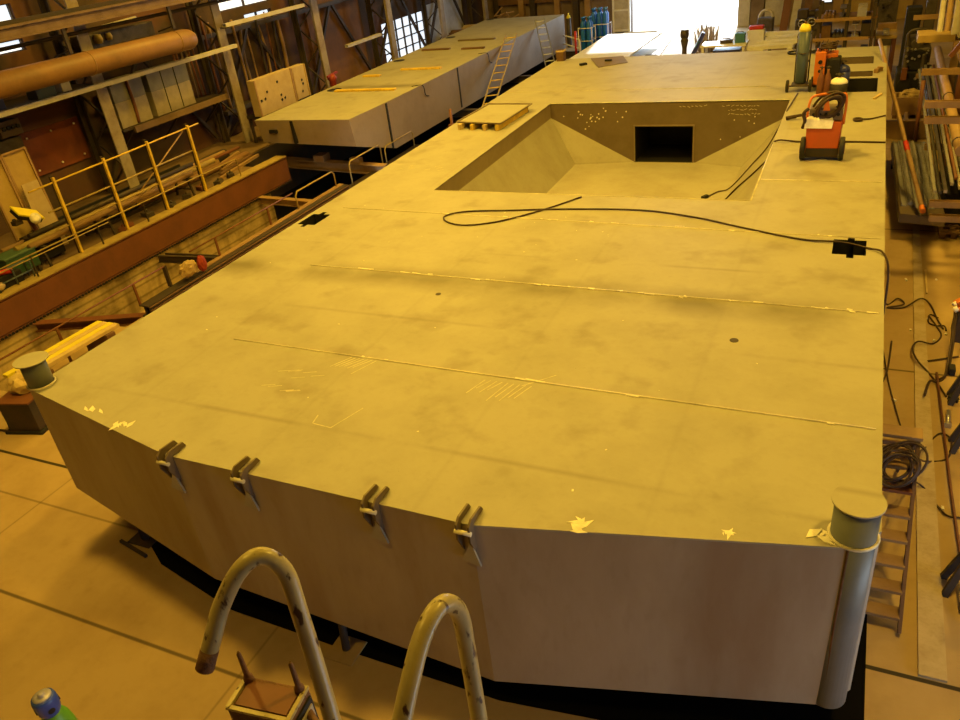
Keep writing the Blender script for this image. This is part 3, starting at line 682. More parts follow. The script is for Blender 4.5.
# ============================================================ SECOND PONTOON
BX0, BX1, BY0, BY1, BZ0, BZ1 = -17.7, -13.95, 20.2, 40.4, .3, 1.9
t = thing('narrow_pontoon', 'narrower steel pontoon standing alongside the big barge, ladders against its side', 'pontoon', (-15.8,20.2,BZ0))
b = BM()
tp = [(BX0,BY0,BZ1),(BX1-.1,BY0,BZ1),(BX1,22.5,BZ1),(BX1,BY1,BZ1),(BX0-.5,BY1,BZ1)]
bt = [(BX0+.08,BY0+.1,1.17),(BX1-.08,BY0+.1,1.05),(BX1,22.5,.36),(BX1,BY1,BZ0),(BX0-.5,BY1,BZ0)]
A_ = [b.verts.new(p) for p in tp]; B_ = [b.verts.new(p) for p in bt]
for i in range(5): b.faces.new((A_[i],A_[(i+1)%5],B_[(i+1)%5],B_[i]))
b.faces.new(A_[::-1]); b.faces.new(B_)
bmesh.ops.triangulate(b, faces=[f for f in b.faces if len(f.verts) > 4 and f.calc_center_median().z < 1.2])
obj('hull', b, mat('second_hull_steel', (.34,.27,.20), .55, 0, (.24,.18,.13), .9, .6, .06), t)
b = BM(); prism(b,[(p[0],p[1]) for p in tp],BZ1,BZ1+.012); obj('deck_plate', b, 'steel', t)
b = BM()
for y in (22.3,27.75): bx(b,BX1-.02,BX1+.015,y-.045,y+.045,.42,BZ1-.01)
bx(b,-16.3,-16.2,BY0-.02,BY0+.08,1.16,1.88)
objs('fender_groove', b, 'black', t)
b = BM()
for y in (24.86,30.6): tube(b,[(BX1-.25,y-.3,BZ1+.02),(BX1+.02,y,BZ1-.02),(BX1+.03,y+.1,BZ1-.35),(BX1+.03,y+.35,BZ1-.45)],.015,6,4)
objs('lashing', b, 'black', t)
for (x,y,w,d) in ((-17.35,24.4,.5,.25),(-17.55,29.65,.45,.3),(-17.75,35.0,.45,.35),(-17.95,40.2,.4,.35)):
    b = BM(); cyl(b,(x,y,BZ1+.004),(x,y,BZ1+.018),w*.55,16); obj('manhole', b, 'black', t)
b = BM(); bx(b,-17.2,-16.9,BY0-.03,BY0+.05,1.5,1.6); obj('slot', b, 'black', t)
bat = None
for i, (xa_,xb_,y,m,lb) in enumerate(((-17.1,-14.6,24.1,'yellow','long yellow batten nearest the near end of the narrow pontoon'),(-17.4,-16.65,26.55,'yellow','short yellow batten behind the long one on the narrow pontoon'),(-16.3,-14.55,27.6,'yellow','mid-length yellow batten at the middle of the narrow pontoon deck'),(-17.55,-16.2,31.75,'oldwood','dark timber batten far left on the narrow pontoon deck'),(-15.55,-14.5,31.6,'oldwood','dark timber batten far right on the narrow pontoon deck'),(-16.75,-14.95,33.8,'coaming','thin farthest batten on the narrow pontoon deck'))):
    b = BM(); bx(b,xa_,xb_,y-.09,y+.09,BZ1+.012,BZ1+.075)
    one('timber_batten', b, m, lb, 'batten', ((xa_+xb_)/2,y,BZ1+.012), 'battens on the narrow pontoon', bevel=.006)
for i, y in enumerate((22.0, 28.0, 34.0, 39.5)):
    b = BM(); ibeam(b,(-18.3,y,.14),(-11.0,y,.14),.28,.25,.025)
    if i == 0: b.free(); continue
    one('cross_beam', b, 'darkiron', 'dark cross beam carrying the narrow pontoon over the dark pit', 'beam', (-14.6,y,0), 'beams under the narrow pontoon')
b = BM(); ibeam(b,(-18.4,21.55,.14),(-13.5,20.9,.14),.3,.3,.03); bx(b,-16.4,-16.0,21.1,21.5,.28,.5); bx(b,-14.9,-14.5,21.0,21.2,.28,.45)
one('cross_beam', b, 'rustlight', 'tan cross beam in front of the narrow pontoon over the dark pit', 'beam', (-16,21.2,0))
# ladders leaning on the second pontoon
def ladder(base, top, side, w, n, m, mr, label, rail=(.06,.03)):
    base, top, side = V(base), V(top), V(side).normalized()
    t = thing('ladder', label, 'ladder', base)
    nrm = side.cross((top-base).normalized())
    for s in (-1,1):
        b = BM(); bar(b, base+side*s*w/2, top+side*s*w/2, rail[1], rail[0], nrm); obj('side_rail', b, m, t)
    for k in range(n):
        p = base.lerp(top, (k+.6)/n); b = BM(); cyl(b, p-side*w/2, p+side*w/2, .022, 10); obj('rung', b, mr, t)
    return t
ladder((-13.0,28.1,.29),(-13.86,33.1,2.15),(.9,.45,0),.48,10,'dullyellow','yellow','yellow wooden ladder leaning on the narrow pontoon',(.09,.035))
ladder((-12.6,34.6,0),(-13.88,36.7,2.25),(.8,.6,0),.45,9,'alu','white','bare metal ladder leaning on the far end of the narrow pontoon',(.08,.03))
b = BM(); cyl(b,(-13.2,25.3,-1.0),(-13.2,25.3,.95),.05,12); bx(b,-13.3,-13.1,25.2,25.4,.3,.42); one('marker_post', b, 'rust', 'rusty red post between the two barges near the long batten', 'post', (-13.2,25.3,0))
b = BM(); prism(b,[(-13.3,28.4),(-11.4,28.3),(-11.3,32.0),(-13.2,32.6)],-.02,.05)
one('daylight_sheet', b, 'bluegas', 'blue sheet in place of daylight falling on the pit cover between the barges', 'daylight_sheet', (-12.3,29,0))  # blue colour stands in for daylight on the floor here
b = BM(); prism(b,[(-13.6,28.2),(-11.05,28.2),(-11.05,33.6),(-13.6,33.6)],-.08,-.02); one('cover_plate', b, 'darkiron', 'dark pit cover plate under the blue sheet', 'plate', (-12.4,30,-.08))

# ============================================================ LEFT SIDE: PIT BEAMS, RAILINGS, PLATFORM
t = thing('platform_beam', 'deep rust-brown steel edge beam along the left platform above the pit', 'beam', (-16.72,14,0))
b = BM(); ibeam(b,(-16.78,6,.40),(-16.78,20.0,.40),.80,.34,.035); bx(b,-16.66,-16.62,6,20,.06,.74); obj('girder', b, 'rust', t)
b = BM(); bx(b,-17.0,-16.6,6,20,.80,.83); obj('top_flange', b, 'dullyellow', t)
b = BM()
for k in range(150): bx(b,-16.64,-16.58,6+k*.0933,6.05+k*.0933,-.02,.03)
g = obj('toothed_strip', b, 'black', t)
t = thing('inner_beam', 'dark brown beam with tan top along the pit edge beside the big barge', 'beam', (-13.9,14.7,0))
b = BM(); ibeam(b,(-13.85,10.75,.14),(-13.85,19.0,.14),.28,.30,.025); bx(b,-13.72,-13.69,10.75,19,.02,.26); obj('girder', b, 'darkiron', t)
b = BM(); bx(b,-14.02,-13.86,12.5,19,.28,.30); obj('top_flange', b, 'rustlight', t)
b = BM()
for z in (.08,.16,.24): bx(b,-13.69,-13.66,10.75,19,z,z+.02)
objs('side_strip', b, 'oldwood', t)
for i, (p,q,w,m,lb) in enumerate((((-16.6,9.95,-.12),(-14.0,10.9,-.12),.22,'rust','broad rust-brown strut nearest the camera across the pit'),((-16.6,13.85,-.12),(-14.0,14.1,-.12),.09,'darkiron','thin dark double strut across the middle of the pit'),((-16.6,18.3,-.05),(-14.0,18.1,-.05),.2,'rustlight','tan strut at the far end of the pit'))):
    b = BM(); ibeam(b,p,q,.2,w,.02)
    if i == 1: bar(b,(p[0],p[1]+.28,p[2]),(q[0],q[1]+.2,q[2]),.05,.1)
    one('pit_strut', b, m, lb, 'strut', p, 'struts across the pit')
# low guard rails on the inner beam
def hoop_rail(y0, y1, z0, z1, label, ext=None, m='dullyellow'):
    t = thing('guard_rail', label, 'guard rail', (-13.95,y0,z0))
    b = BM(); tube(b,[(-13.95,y0,z0),(-13.95,y0,z1-.1),(-13.95,y0+.1,z1),(-13.95,y1-.1,z1),(-13.95,y1,z1-.1),(-13.95,y1,z0)],.022,10); obj('hoop', b, m, t)
    return t
hoop_rail(16.8,18.75,.3,.78,'yellowish hoop guard rail at the far end of the pit edge beam')
hoop_rail(19.6,21.5,.05,.78,'yellowish hoop guard rail below the near corner of the narrow pontoon')
hoop_rail(21.75,23.7,.05,.62,'yellowish hoop guard rail farthest along, beside the narrow pontoon')
b = BM(); bx(b,-14.1,-13.8,19.0,24.0,-.2,.05); one('edge_beam', b, 'darkiron', 'dark sill beam carrying the two far hoop guard rails', 'beam', (-13.95,21.5,-.2))
t = thing('guard_rail', 'long low rusty guard rail running beside the pit at the left', 'guard rail', (-14.0,11,.0))
b = BM(); tube(b,[(-14.0,6.4,.78),(-14.0,11.75,.78)],.02,8); tube(b,[(-14.0,12.6,.78),(-14.0,16.75,.78)],.02,8); obj('top_rail', b, 'rust', t)
for y in (6.9,8.75,10.8,11.75,13.5,15.6):
    b = BM(); bar(b,(-14.0,y,.0 if y<10.7 else .28),(-14.0,y,.79),.035 if y != 11.75 else .1,.05,(0,1,0)); obj('post', b, 'rust' if y != 11.75 else 'darkiron', t)
b = BM(); RS = random.Random(9)
bmesh.ops.create_icosphere(b, subdivisions=3, radius=1)
for v in b.verts:
    k = 1+RS.uniform(-.14,.14); v.co = V((v.co.x*.13*k-13.78, v.co.y*.27*k+12.2, v.co.z*.20*k+.53))
one('sack', b, 'cloth', 'crumpled tan sack on the pit edge beam next to a red bag', 'sack', (-13.78,12.15,.3))
b = BM(); bmesh.ops.create_icosphere(b, subdivisions=3, radius=1)
for v in b.verts:
    k = 1+RS.uniform(-.1,.1); v.co = V((v.co.x*.09*k-13.72, v.co.y*.13*k+12.6, v.co.z*.2*k+.51))
one('bag', b, 'dullred', 'small red bag beside the tan sack on the pit edge', 'bag', (-13.65,12.5,.3))
# pale planks lying near the left bow post
for i in range(4):
    b = BM(); bar(b,(-13.78+.16*i,7.3+.15*i,.545),(-13.70+.16*i,9.5,.545),.14,.07)
    one('pale_plank', b, 'timber' if i%2 else 'yelcap', ('outermost','second','third','innermost')[i]+' of the bright yellow planks lying beyond the left bow post', 'plank', (-13.6+.13*i,8.4,.51), 'bright planks beside the barge', bevel=.006)
for i, y in enumerate((7.7,9.2)):
    b = BM(); bx(b,-13.85,-13.1,y-.1,y+.1,0,.51); one('bearer', b, 'oldwood', ('nearer','farther')[i]+' dark timber bearer under the bright yellow planks', 'bearer', (-13.5,y,0), 'bearers under the bright planks')
t = thing('steel_crate', 'dark brown steel crate on the floor beside the left bow corner', 'crate', (-12.75,6.95,0))
b = BM(); R = Matrix.Rotation(.25,3,'Z'); box(b,(-12.7,7.0,.33),(.62,.9,.56),R); obj('crate_body', b, 'darkiron', t, bevel=.01)
b = BM(); box(b,(-12.7,7.0,.02),(.75,1.0,.05),R); objs('skid', b, 'black', t)
b = BM(); box(b,(-12.7,7.0,.625),(.68,.96,.03),R); obj('lid', b, 'rust', t)
b = BM(); bmesh.ops.create_icosphere(b, subdivisions=3, radius=1)
for v in b.verts:
    k = 1+RS.uniform(-.1,.1); v.co = V((v.co.x*.27*k-12.75, v.co.y*.3*k+7.05, max(v.co.z*.22*k,-.1)+.75))
one('cloth_bundle', b, 'timber', 'bright yellow crumpled bundle on the dark crate by the bow', 'bundle', (-12.75,7.05,.64))
b = BM(); tube(b,[(-13.6,6.2,.03),(-13.2,6.45,.03),(-12.8,6.5,.03),(-12.3,6.75,.03)],.02,7,4); one('hose', b, 'cable', 'dark hose end on the floor in front of the steel crate', 'hose', (-13,6.4,.03))

# yellow safety fence on the platform
t = thing('safety_fence', 'tall yellow safety fence with four posts on the left platform edge', 'fence', (-16.95,14.3,.83))
for y in (12.0,13.52,15.0,16.55):
    b = BM(); bar(b,(-16.93,y,.83),(-16.93,y,2.72),.06,.06,(0,1,0)); p = obj('post', b, 'yellow', t)
    b = BM(); bx(b,-17.02,-16.96,y-.035,y+.035,.83,2.76); obj('back_plate', b, 'darkiron', p)
b = BM(); tube(b,[(-16.95,11.3,2.60),(-16.95,17.0,2.66)],.022,8); obj('top_rail', b, 'yellow', t)
for z in (2.0,1.55):
    b = BM(); tube(b,[(-16.98,11.6,z),(-16.98,16.6,z+.02)],.022,8); obj('middle_rail', b, 'dullyellow', t)
b = BM(); tube(b,[(-17.0,14.2,1.5),(-17.0,16.4,2.6)],.02,8); obj('brace', b, 'rustlight', t)
t = thing('guard_rail', 'thin low rail of bare pipe along the lip of the left platform', 'guard rail', (-16.75,13,.83))
b = BM(); tube(b,[(-16.78,9.2,1.36),(-16.78,17.9,1.36),(-16.78,17.95,.84)],.018,8); tube(b,[(-16.78,9.2,1.28),(-16.78,12.9,1.28)],.014,8); obj('top_rail', b, 'dullyellow', t)
for y in (10.6,12.55,14.1):
    b = BM(); bar(b,(-16.78,y,.83),(-16.78,y,1.36),.03,.03,(0,1,0)); obj('post', b, 'darkiron', t)
# pipes on trestles on the platform
def trestle(y, label):
    t = thing('pipe_trestle', label, 'trestle', (-17.4,y,.8), 'trestles on the platform')
    for s in (-.3,.3):
        b = BM(); bar(b,(-17.4+s*1.1,y,.8),(-17.4+s*.8,y,1.26),.05,.05,(0,1,0)); obj('leg', b, 'darkiron', t)
    b = BM(); bx(b,-17.8,-17.0,y-.05,y+.05,1.26,1.33); obj('crossbar', b, 'darkiron', t)
    b = BM(); bar(b,(-17.68,y,1.0),(-17.12,y,1.0),.03,.03); obj('stay', b, 'darkiron', t)
trestle(11.2,'dark trestle nearest the camera under the pipes on the left platform'); trestle(13.2,'dark trestle in the middle of the pipe row on the left platform'); trestle(16.2,'dark trestle farthest along the pipe row on the left platform')
PP = [(-17.15,10.9,16.4,1.40,.07,'rustlight'),(-17.35,10.7,17.6,1.41,.08,'dullyellow'),(-17.56,11.0,19.0,1.38,.05,'rust'),(-17.72,10.6,18.5,1.39,.06,'rustlight'),(-17.45,11.2,16.8,1.54,.06,'darkiron'),(-18.3,12.0,18.6,1.0,.2,'rustlight'),(-18.75,12.5,19.6,.98,.18,'darkiron'),(-18.1,15,19.9,.9,.1,'duct')]
for i, (x,ya,yb,z,r,m) in enumerate(PP):
    lb = ('tan pipe nearest the pit on the platform trestles','yellowish pipe second from the pit on the platform trestles','thin rusty pipe third from the pit on the platform trestles','tan pipe fourth from the pit on the platform trestles','dark pipe lying on top of the pipes on the trestles','thick tan pipe lying on the platform floor behind the trestles','thick dark pipe lying behind the thick tan one on the platform','orange-tan pipe at the far end of the platform floor')[i]
    b = BM(); tube(b,[(x,ya,z),(x,yb,z)],r,14); one('long_pipe', b, m, lb, 'pipe', (x,(ya+yb)/2,z-r), 'pipes stored on the left platform')
for i in range(5):
    b = BM(); bar(b,(-17.3+.02*i-.25*i,17.6+.3*i,.84+.02*i),(-17.75-.2*i,20.0,.84+.02*i),.1,.08)
    one('flat_bar', b, 'oldwood' if i%2 else 'rustlight', ('nearest','second','third','fourth','farthest')[i]+' of the bars lying before the narrow pontoon on the platform', 'bar', (-17.5-.2*i,18.8,.8), 'bars lying before the pontoon')

# work lamp, machine, bench and frame at the near end of the platform
t = thing('work_lamp', 'tilted square floodlight on a dark stand at the near end of the left platform', 'work lamp', (-17.6,11.3,.8))
R = Matrix.Rotation(math.radians(-28),3,'X') @ Matrix.Rotation(math.radians(28),3,'Y')
b = BM(); box(b,(-17.55,11.42,1.98),(.34,.60,.10),R); obj('lamp_housing', b, 'black', t)
b = BM(); box(b,V((-17.55,11.42,1.98))+R@V((0,0,.07)),(.38,.66,.035),R); obj('hood', b, 'yelcap', t)
b = BM(); c_ = V((-17.35,11.46,1.9)); lathe(b,c_,[(.11,0),(.13,.03),(.05,.08)],18,V((.9,-.2,.25))); obj('reflector', b, 'cream', t)
b = BM(); tube(b,[(-17.58,11.45,1.9),(-17.62,11.55,1.6),(-17.6,11.6,1.3)],.05,10,4); obj('arm', b, 'rust', t)
b = BM(); bx(b,-17.66,-17.5,11.05,11.25,1.85,1.95); cyl(b,(-17.58,11.1,1.95),(-17.58,11.1,2.0),.04,10); obj('clamp', b, 'darkiron', t)
t = thing('welding_machine', 'black boxy machine under the tilted floodlight on the left platform', 'machine', (-17.65,11.5,.8))
b = BM(); bx(b,-17.9,-17.4,11.15,11.95,.86,1.42); obj('casing', b, 'black', t, bevel=.03)
b = BM(); bx(b,-17.85,-17.45,11.2,11.9,1.42,1.47); obj('top_plate', b, 'darkiron', t)
b = BM()
for y in (11.25,11.85):
    for x in (-17.85,-17.45): bx(b,x-.03,x+.03,y-.03,y+.03,.8,.87)
objs('feet', b, 'darkiron', t)
t = thing('tool_chest', 'dark green chest at the left frame edge on the platform', 'chest', (-17.35,10.6,.8))
b = BM(); bx(b,-17.6,-17.1,10.2,11.0,.95,1.35); obj('chest_body', b, 'darkgreen', t, bevel=.015)
b = BM(); bx(b,-17.62,-17.08,10.18,11.02,1.35,1.4); obj('lid', b, mat('green_lid', (.07,.13,.085), .5), t, bevel=.01)
b = BM()
for y in (10.25,10.95):
    for x in (-17.55,-17.15): bx(b,x-.03,x+.03,y-.03,y+.03,.8,.95)
objs('feet', b, 'darkiron', t)
t = thing('tube_frame', 'low grey tube frame on the platform lip below the green chest', 'frame', (-16.95,10.2,.83))
for y in (9.7,10.15,10.6):
    b = BM(); tube(b,[(-17.1,y,.83),(-17.1,y,1.2),(-16.9,y,1.2),(-16.9,y,.83)],.02,8); obj('hoop', b, 'greygas', t)
b = BM(); tube(b,[(-17.1,9.7,1.2),(-17.1,10.6,1.2)],.02,8); tube(b,[(-16.9,9.7,1.0),(-16.9,10.6,1.0)],.02,8); obj('rail', b, 'greygas', t)
b = BM(); bx(b,-17.25,-16.98,9.75,10.4,.8,1.12); one('black_bin', b, 'black', 'black bin inside the grey tube frame on the platform lip', 'bin', (-17.1,10.1,.8), bevel=.03)
b = BM(); tube(b,[(-17.3,9.2,1.12),(-17.1,9.8,1.2),(-16.98,10.2,1.15)],.06,10,4); one('red_hose', b, 'red', 'short thick red hose by the green chest on the left platform', 'hose', (-17.1,9.8,1.1))
b = BM(); RS = random.Random(4); bmesh.ops.create_icosphere(b, subdivisions=2, radius=1)
for v in b.verts: v.co = V((v.co.x*.1-16.95, v.co.y*.14+9.75, v.co.z*.1+.95))
one('rag', b, 'plywood', 'pale tan rag on the platform lip left of the grey tube frame', 'rag', (-16.95,9.75,.83))
RS = random.Random(51)
WORDS = 'first second third fourth fifth sixth seventh eighth ninth tenth'.split()
for i in range(10):
    x = -17.9-.22*i+RS.uniform(-.04,.04); ya = 12.2+RS.uniform(0,1.6); yb = ya+RS.uniform(2.2,5.0); z = .84+.05*(i%2)
    b = BM(); bar(b,(x,ya,z),(x+RS.uniform(-.1,.1),min(yb,18.7),z),.09,.07)
    one('long_timber', b, RS.choice(['oldwood','darkiron','rust','black']), 'long dark timber, %s from the pit, lying on the platform floor behind the trestles' % WORDS[i], 'timber', (x,ya,z-.04), 'dark timbers on the platform floor')
for i in range(8):
    x = -17.05-.1*(i%3); y = 13.0+.72*i+RS.uniform(-.15,.15)
    if abs(y-16.2) < .2 or abs(y-13.2) < .2: y += .35
    b = BM(); box(b,(x,y,.86),(.14+.1*RS.random(),.2+.15*RS.random(),.12),Matrix.Rotation(RS.uniform(0,1.5),3,'Z')); cyl(b,(x,y,.92),(x+.02,y,.99),.03,8)
    one('iron_fitting', b, RS.choice(['darkiron','rust','grime']), 'small iron fitting, %s from the camera along the platform lip' % WORDS[i], 'fitting', (x,y,.8), 'iron fittings along the platform lip', bevel=.008)
# tall ochre sheets leaning
for i, (ya,yb) in enumerate(((11.35,11.9),(11.92,12.6))):
    t = thing('ochre_door_panel', ('left','right')[i]+' one of two tall ochre panels standing on the left platform', 'panel', (-18.4,ya,.8), 'tall ochre panels')
    b = BM(); solid(b,[(-18.2,ya,.8),(-18.2,yb,.8),(-18.35,yb,3.25),(-18.35,ya,3.25)],(-1,0,0),.04); obj('sheet', b, 'ochre', t)
    b = BM()
    for y in (ya+.02,yb-.02): bar(b,(-18.18,y,.8),(-18.33,y,3.25),.04,.05,(0,1,0))
    bar(b,(-18.33,ya,3.25),(-18.33,yb,3.25),.05,.04); obj('frame', b, 'rustlight', t)
b = BM(); solid(b,[(-18.0,11.9,.8),(-18.0,12.5,.8),(-18.15,12.45,2.5),(-18.15,12.0,2.5)],(-1,0,0),.03); one('plywood_offcut', b, 'plywood', 'narrow pale board leaning before the tall ochre panels', 'board', (-18.05,12.2,.8))
# grey switch box with four knobs on the wall
t = thing('switch_box', 'grey wall switch box with four black knobs at the left', 'switch box', (-20.75,13.8,3.2))
b = BM(); bx(b,-20.8,-20.3,13.45,14.1,3.2,3.6); obj('box_body', b, 'coaming', t, bevel=.01)
for k in range(4):
    b = BM(); cyl(b,(-20.3,13.56+.14*k,3.42),(-20.24,13.56+.14*k,3.42),.05,14); obj('knob', b, 'black', t)
b = BM(); bx(b,-20.79,-20.35,13.0,14.0,2.4,3.15); one('cable_box', b, 'grime', 'darker grey cabinet mounted below the knob switch box', 'cabinet', (-20.75,13.5,2.4), bevel=.01)
# wall panel of rust red boards behind
b = BM(); bx(b,-20.8,-20.74,14.2,16.2,1.9,3.1)
t = one('wall_board', b, mat('red_brown_board', (.21,.055,.025), .75, 0, (.12,.04,.02), 1.5, .7, .1), 'red-brown board with white fixing studs on the left wall', 'board', (-20.77,15.2,1.9))
b = BM()
for y in (14.4,15.2,16.0):
    for z in (2.05,2.95): cyl(b,(-20.74,y,z),(-20.71,y,z),.03,8)
objs('fixing_dot', b, 'cream', t)
# wall shelf with two-tone cabinets
t = thing('wall_shelf', 'long tan wall shelf bracket under the two-tone grey cabinets', 'shelf', (-20.1,19,2.4))
b = BM(); bx(b,-20.75,-19.75,16.8,21.4,2.45,2.52); obj('shelf_board', b, 'darkiron', t)
b = BM(); bx(b,-19.75,-19.68,17.2,21.5,2.34,2.52); obj('front_edge', b, 'girder', t)
b = BM()
for y in (17.2,19.2,21.2): bar(b,(-20.75,y,1.6),(-19.8,y,2.42),.06,.06,(0,1,0))
objs('bracket', b, 'darkiron', t)
for i, (ya,yb,nd) in enumerate(((16.95,18.2,2),(18.42,20.15,3))):
    t = thing('two_tone_cabinet', ('two-door','three-door')[i]+' cabinet, grey above and beige below, on the left wall shelf', 'cabinet', (-20.2,ya,2.52), 'two-tone wall cabinets')
    b = BM(); bx(b,-20.4,-19.9,ya,yb,2.52,3.25); obj('lower_body', b, mat('beige_enamel_%d'%i, (.34,.29,.21), .5), t, bevel=.01)
    b = BM(); bx(b,-20.4,-19.9,ya,yb,3.25,3.86); obj('upper_body', b, mat('grey_enamel_%d'%i, (.17,.165,.17), .5), t, bevel=.01)
    b = BM()
    for k in range(1,nd): y = ya+(yb-ya)*k/nd; bx(b,-19.9,-19.885,y-.012,y+.012,2.54,3.84)
    objs('door_gap', b, 'black', t)
    if i == 0:
        b = BM(); tube(b,[(-19.88,17.6,3.8),(-19.87,17.62,3.2),(-19.87,17.58,2.55)],.05,8,4); obj('rust_streak', b, 'rust', t)
# stuff on the ledge above the duct
t = thing('wall_machine', 'grey electric unit with pale tubes on the wall above the orange duct', 'machine', (-20.4,18,4.7))
b = BM(); bx(b,-20.75,-20.2,16.9,19.6,4.75,5.15); obj('casing', b, 'grime', t, bevel=.02)
b = BM(); tube(b,[(-20.1,17.6,5.28),(-20.1,18.9,5.33)],.06,10); obj('tube_light', b, 'pale', t)
b = BM(); lathe(b,(-20.15,17.35,5.0),[(.1,-.12),(.13,0),(.1,.12)],14); lathe(b,(-20.15,17.75,5.0),[(.07,-.1),(.1,0),(.07,.1)],14); objs('drum', b, 'dullyellow', t)
# orange-tan duct
t = thing('air_duct', 'thick orange-tan round duct hung along the left wall', 'duct', (-18.8,14,4.6))
b = BM(); tube(b,[(-18.8,7.5,4.72),(-18.8,19.3,4.58),(-18.8,19.5,4.56),(-18.8,19.62,4.56),(-18.8,19.7,4.56)],[.30,.30,.28,.22,.1],26); obj('shell', b, 'duct', t)
b = BM()
for y in (12.2,15.6,18.9): torus(b,(-18.8,y,4.72-.0119*(y-7.5)),.305,.014,(0,1,-.01),30,6)
objs('joint_band', b, 'rustlight', t)
b = BM()
for y in (10.0,15.2,19.0): bar(b,(-19.4,y,4.9),(-18.8,y,5.02),.12,.04); bx(b,-18.83,-18.77,y-.05,y+.05,4.95,5.6)
objs('hanger', b, 'darkiron', t)
# pale cable trays between the columns
for i, (ya,yb,z,lb) in enumerate(((8,21.8,3.97,'long pale cable tray crossing in front of the two-tone cabinets'),(21.5,25.95,4.64,'pale cable tray in front of the upright wall pipes'),(26.4,31,4.9,'pale cable tray high beyond the third column'),(28.3,31,2.78,'short pale cable tray low beyond the third column'))):
    b = BM(); channel(b,(-19.1,ya,z-.05),(-19.1,yb,z-.05),.16,.1,.015); bx(b,-19.18,-19.02,ya,yb,z+.05,z+.06)
    t = one('cable_tray', b, 'pale', lb, 'cable tray', (-19.1,(ya+yb)/2,z-.05), 'pale cable trays on the left columns')
    b = BM()
    y = math.ceil(ya/5.4)*5.4
    for y in CY:
        if ya-.2 < y < yb+.2: bx(b,-19.4,-19.02,y-.04,y+.04,z-.09,z-.05)
    if len(b.verts) == 0: bx(b,-19.4,-19.02,yb-.4,yb-.3,z-.09,z-.05)
    objs('bracket', b, 'darkiron', t)
b = BM(); k = 0
for y,w in ((10.2,.5),(11.0,.4),(13.0,.35),(14.3,.6),(15.1,.3)):
    bx(b,-19.9,-19.5,y,y+w,4.0,4.25); bx(b,-19.85,-19.55,y+.05,y+w-.05,4.25,4.3)
    one('junction_case', b, ('white','grime','darkblue','greygas','pale')[k], 'small '+('white','dirty grey','dark blue','grey-green','pale')[k]+' case on the ledge behind the long cable tray', 'case', (-19.7,y,4.0), 'cases on the ledge behind the tray', bevel=.015); b = BM(); k += 1
b.free()
b = BM(); bx(b,-20.78,-19.45,8,16.2,3.93,4.0); struct('wall_ledge', b, 'darkiron')
# upright pipes on the wall between columns two and three
RS = random.Random(11)
for i in range(12):
    y = 22.0+i*.38; r = RS.uniform(.03,.075); x = -20.55+RS.uniform(-.1,.15); top = RS.uniform(4.2,5.0)
    b = BM(); tube(b,[(x,y,1.8),(x+RS.uniform(-.05,.05),y+RS.uniform(-.1,.1),3.2),(x,y+RS.uniform(-.1,.1),top)],r,8,4)
    o = one('wall_pipe', b, RS.choice(['rustlight','rust','darkiron','girder']), 'upright pipe, %s from the left in the wall bundle above the plywood crates' % ('first second third fourth fifth sixth seventh eighth ninth tenth eleventh last'.split()[i]), 'pipe', (x,y,1.8), 'upright pipes on the left wall')
b = BM(); bx(b,-20.8,-20.3,21.9,26.5,1.65,1.8); struct('wall_ledge', b, 'darkiron')
for i in range(6):
    y = 20.3+i*.2; b = BM(); tube(b,[(-20.5,y,2.52),(-20.5,y+RS.uniform(-.06,.06),4.2)],.035,8); one('wall_rod', b, RS.choice(['rust','girder']), 'thin upright rod, %s in the row between the cabinets and the second column' % 'first second third fourth fifth sixth'.split()[i], 'rod', (-20.5,y,2.52), 'thin rods beside the cabinets')
# plywood crates on a trestle behind the pontoon
for i, (ya,yb,x,z0,z1) in enumerate(((21.3,23.38,-18.3,1.75,2.92),(23.42,24.22,-18.3,1.8,2.9))):
    t = thing('plywood_crate', ('wide','narrow')[i]+' pale plywood crate with hand holes behind the narrow pontoon', 'crate', (-18.7,ya,z0), 'plywood crates')
    b = BM(); bx(b,-18.6,x,ya,yb,z0,z1); obj('crate_body', b, 'plywood', t, bevel=.01)
    b = BM()
    for k in range(7 if i == 0 else 3):
        y = ya+.15+RS.random()*(yb-ya-.3); z = z0+.15+RS.random()*(z1-z0-.3); bar(b,(x+.004,y-.04,z),(x+.004,y+.04,z+.03),.012,.07)
    objs('hand_hole', b, 'black', t)
    b = BM(); bx(b,x,x+.02,ya,ya+.06,z0,z1); bx(b,x,x+.02,yb-.06,yb,z0,z1); objs('corner_batten', b, 'rustlight' if i == 0 else 'ochre', t)
t = thing('crate_stand', 'dark stand carrying the plywood crates behind the narrow pontoon', 'stand', (-18.7,22.8,.8))
b = BM(); bx(b,-19.05,-18.32,21.4,24.3,1.65,1.75); bx(b,-19.05,-18.32,23.45,24.3,1.75,1.8); obj('top', b, 'darkiron', t)
for y in (21.5,24.2):
    for x in (-19.0,-18.4): b = BM(); bx(b,x-.04,x+.04,y-.04,y+.04,.8,1.65); obj('leg', b, 'darkiron', t)
b = BM(); lathe(b,(-18.9,26.6,.8),[(.12,0),(.16,.05),(.14,1.0),(.2,1.1),(.1,1.25)],14); bar(b,(-18.9,26.3,2.0),(-18.9,27.0,2.05),.08,.08); one('red_pump', b, mat('dull_red', (.30,.045,.03), .5), 'small red pump between the crates and the third column', 'pump', (-18.9,26.6,.8))
# brown panels between far columns, whitewashed wall part beyond
b = BM(); bx(b,-20.8,-20.7,28.2,32.2,.9,4.6); one('wall_board', b, mat('brown_sheet', (.20,.095,.045), .75, 0, (.10,.06,.04), 1.0, .8, .1), 'tall brown sheet on the left wall between the third and fourth columns', 'board', (-20.75,30,.9))
b = BM(); bx(b,-20.8,-20.76,38.5,42.8,.9,3.0); struct('wall_whitewash', b, 'plasterwhite')
